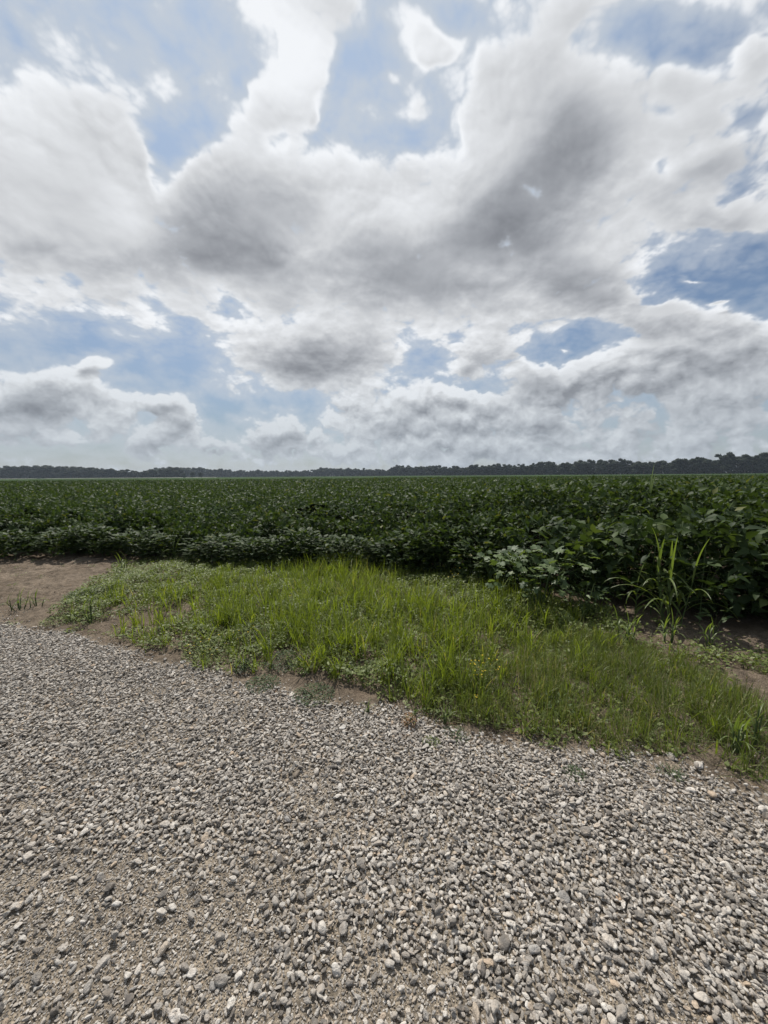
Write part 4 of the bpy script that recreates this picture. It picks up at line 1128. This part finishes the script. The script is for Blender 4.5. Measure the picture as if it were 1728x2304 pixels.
# ------------------------------------------------------------------ tree lines
def tree_meshes(seed, kind=0):
    """unit-height tree: trunk with limbs, and a crown of leaf clumps"""
    r = np.random.default_rng(seed)
    lobes = []
    nl = 11
    for k in range(nl):
        z = .22 + .68 * (k + r.uniform(0, 1)) / nl
        wmax = .36 * math.sqrt(max(.08, 1 - ((z - .50) / .52) ** 2))
        a = r.uniform(0, 6.28); q = wmax * r.uniform(.2, .75)
        lobes.append((np.array([math.cos(a) * q, math.sin(a) * q, z]), r.uniform(.10, .19) * (1 if z < .75 else .8)))
    lst = [tube([(0, 0, 0), (.01, 0, .25), (-.01, .01, .5), (0, 0, .72)], [.028, .022, .014, .006], 7)]
    for c_, rr in lobes[::2]:
        z0 = c_[2] * .6
        lst.append(tube([(0, 0, z0), c_ * np.array([.5, .5, 0]) + (0, 0, z0 + (c_[2] - z0) * .4), c_], [.010, .007, .003], 4))
    trunk = mesh_np('trunk', *merge(lst), mat=M_bark)
    n = 1500
    w = np.array([l[1] ** 2 for l in lobes]); li = r.choice(nl, n, p=w / w.sum())
    C = np.array([l[0] for l in lobes])[li]; rad = np.array([l[1] for l in lobes])[li]
    d = r.normal(0, 1, (n, 3)); d /= np.linalg.norm(d, axis=1)[:, None]
    pos = C + d * (rad * r.uniform(.55, 1.12, n) ** .8)[:, None] * np.array([1, 1, .85])
    pos[:, 2] = np.maximum(pos[:, 2], .03)
    tv = np.array([(-.5, -.3, 0), (.4, -.45, .1), (.55, .3, 0), (-.35, .5, .12), (.0, .0, .18)]); tt = np.array([(0, 1, 4), (1, 2, 4), (2, 3, 4), (3, 0, 4)])
    V1, T1, idx = scatter(tv, tt, pos, rotmats(r.uniform(0, 6.28, n), r.normal(0, .6, n), r.normal(0, .6, n)), r.uniform(.025, .055, n))
    var1 = r.random(n)[idx]
    lst = [(V1, T1, var1)]
    I1 = ico(1)
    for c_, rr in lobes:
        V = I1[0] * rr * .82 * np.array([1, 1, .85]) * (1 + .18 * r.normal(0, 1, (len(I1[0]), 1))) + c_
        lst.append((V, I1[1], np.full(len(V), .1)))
    V, T, a = combine(lst)
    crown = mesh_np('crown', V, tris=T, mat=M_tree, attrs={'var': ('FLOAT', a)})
    return trunk, crown
TREES = [tree_meshes(300 + k) for k in range(8)]
def tree(x, y, h, label, group, wide=1.0):
    e = obj('tree', None, loc=(x, y, 0), rot=(0, 0, rng.uniform(0, 6.28))); e.empty_display_size = 1
    tag(e, label, 'tree', group)
    t_, c_ = TREES[rng.integers(8)]
    s = (h * wide, h * wide, h)
    obj('trunk', t_, e, scale=s); obj('crown', c_, e, scale=s)
    return e
def sky_y(table, px_): return np.interp(px_, [q[0] for q in table], [q[1] for q in table])
# outline of the tree tops in the photograph (px)
TOPS = [(0, 1050), (30, 1046), (110, 1046), (200, 1050), (290, 1055), (312, 1059), (360, 1053), (400, 1050), (450, 1051), (520, 1057), (600, 1058), (700, 1057), (735, 1049), (790, 1053), (870, 1056), (895, 1047), (940, 1050), (975, 1047), (1040, 1048), (1110, 1043), (1180, 1045), (1240, 1038), (1290, 1036), (1325, 1031), (1360, 1035), (1415, 1031), (1440, 1036), (1475, 1035), (1540, 1029), (1600, 1028), (1645, 1018), (1690, 1020), (1728, 1016), (1900, 1000), (2200, 960)]
def plant_line(A, B_, step, label, group, wide=1.0, hj=.12, depth_j=6, special=None):
    A = np.array(A, float); B_ = np.array(B_, float); L_ = np.linalg.norm(B_ - A); n = int(L_ / step)
    for k in range(n):
        f = (k + rng.uniform(.2, .8)) / n
        q = A + (B_ - A) * f + rng.uniform(-depth_j, depth_j, 2) * np.array([.3, 1])
        px_ = 864 + FPX * q[0] / q[1]
        top = sky_y(TOPS, px_)
        d = ray(px_, top); h = CAM_H + d[2] / d[1] * q[1]
        h = float(h * rng.uniform(1 - hj * 1.3, 1 + hj))
        if h < 2: continue
        lab = label
        tree(q[0], q[1], h, lab, group, wide * rng.uniform(1.0, 1.45))
plant_line((455, 215), (150, 505), 5.6, 'tall dark round-crowned tree in the nearer tree line beyond the field', 'trees of the nearer dark tree line', 1.0)
plant_line((150, 505), (-75, 770), 6.4, 'dark tree in the receding middle of the tree line beyond the field', 'trees of the receding middle tree line', 1.05)
plant_line((-75, 790), (-480, 800), 7.5, 'low hazy tree in the farthest grey-green tree line', 'trees of the farthest hazy tree line', 1.2)
plant_line((-300, 560), (-700, 560), 6.5, 'rounded hazy tree of the smooth wooded ridge beyond the field', 'trees of the smooth hazy wooded ridge', 1.25, hj=.05)
# rounded trees that stand out before the far line
for k, (px_, top, z_, w_) in enumerate([(432, 1061, 520, 1.5), (452, 1062, 520, 1.4), (415, 1064, 530, 1.3)]):
    d = ray(px_, top); h = CAM_H + d[2] / d[1] * z_
    tree(d[0] / d[1] * z_, z_, h, ['broad round pale tree standing out before the far line, middle one of three', 'round pale tree at the nearer-woods side of the three standing out', 'smallest round pale tree of the three standing out'][k], None, w_)
# undergrowth closing the foot of the wood
def undergrowth():
    segs = [((470, 212), (150, 516), 7), ((150, 516), (-75, 785), 6), ((-75, 800), (-500, 812), 6), ((-300, 570), (-720, 570), 8)]
    lst = []
    tv = np.array([(-.5, -.3, 0), (.4, -.45, .1), (.55, .3, 0), (-.35, .5, .12), (.0, .0, .18)]); tt = np.array([(0, 1, 4), (1, 2, 4), (2, 3, 4), (3, 0, 4)])
    for A, B_, hm in segs:
        A = np.array(A, float); B_ = np.array(B_, float); L_ = np.linalg.norm(B_ - A); n = int(L_ * 50)
        f = rng.random(n); q = A + (B_ - A) * f[:, None]
        x = q[:, 0] + rng.uniform(-3, 5, n); y = q[:, 1] + rng.uniform(-2, 8, n)
        px_ = 864 + FPX * x / y
        top = sky_y(TOPS, px_); hh = 1.6 + (1068 + (864 - px_) * .0075 - top) / FPX * y
        z = hh * .90 * rng.uniform(0, 1, n) ** 1.3 * (.7 + .3 * vnoise(x / 9, y / 9, 90))
        V, T, idx = scatter(tv, tt, np.stack([x, y, z], -1), rotmats(rng.uniform(0, 6.28, n), rng.normal(0, .7, n), rng.normal(0, .7, n)), rng.uniform(1.2, 2.4, n))
        lst.append((V, T, rng.random(n)[idx] * .6))
    V, T, a = combine(lst)
    tag(obj('undergrowth', mesh_np('undergrowth', V, tris=T, mat=M_tree, attrs={'var': ('FLOAT', a)})), 'dark tangled undergrowth filling the wood behind the rows of trees', 'undergrowth', kind='stuff')
undergrowth()

# pale track along the far field edge
def strip(name, A, B_, w, z0, z1):
    A = np.array(A, float); B_ = np.array(B_, float); d = (B_ - A) / np.linalg.norm(B_ - A); nrm = np.array([-d[1], d[0]])
    V = [(*(A - nrm * w), z0), (*(B_ - nrm * w), z0), (*(B_ + nrm * w * 0), z1), (*(A + nrm * w * 0), z1), (*(B_ + nrm * w * 2), z1), (*(A + nrm * w * 2), z1), (*(B_ + nrm * w * 3), 0), (*(A + nrm * w * 3), 0)]
    me = mesh_np(name, np.array(V), quads=[(0, 1, 2, 3), (3, 2, 4, 5), (5, 4, 6, 7)], mat=M_track)
    return tag(obj(name, me), kind='structure')
strip('field_track_bank', (-700, 535), (-235, 545), 4, 0, 1.22)

# ------------------------------------------------------------------ haze
m = bpy.data.materials.new('haze_air'); m.use_nodes = True; t = m.node_tree; t.nodes.clear()
out = t.nodes.new('ShaderNodeOutputMaterial'); pv = t.nodes.new('ShaderNodeVolumePrincipled')
pv.inputs['Color'].default_value = (.72, .85, 1.0, 1); pv.inputs['Density'].default_value = .00016; pv.inputs['Anisotropy'].default_value = .2
t.links.new(pv.outputs[0], out.inputs['Volume'])
a_, z0_, z1_ = 2700, -1.2, 32
V = np.array([(-a_, -a_, z0_), (a_, -a_, z0_), (a_, a_, z0_), (-a_, a_, z0_), (-a_, -a_, z1_), (a_, -a_, z1_), (a_, a_, z1_), (-a_, a_, z1_)])
me = mesh_np('haze', V, quads=[(0, 3, 2, 1), (4, 5, 6, 7), (0, 1, 5, 4), (1, 2, 6, 5), (2, 3, 7, 6), (3, 0, 4, 7)], mat=m)
tag(obj('haze', me), 'thin pale blue haze hanging over the whole field and the distant tree line', 'haze', kind='stuff')
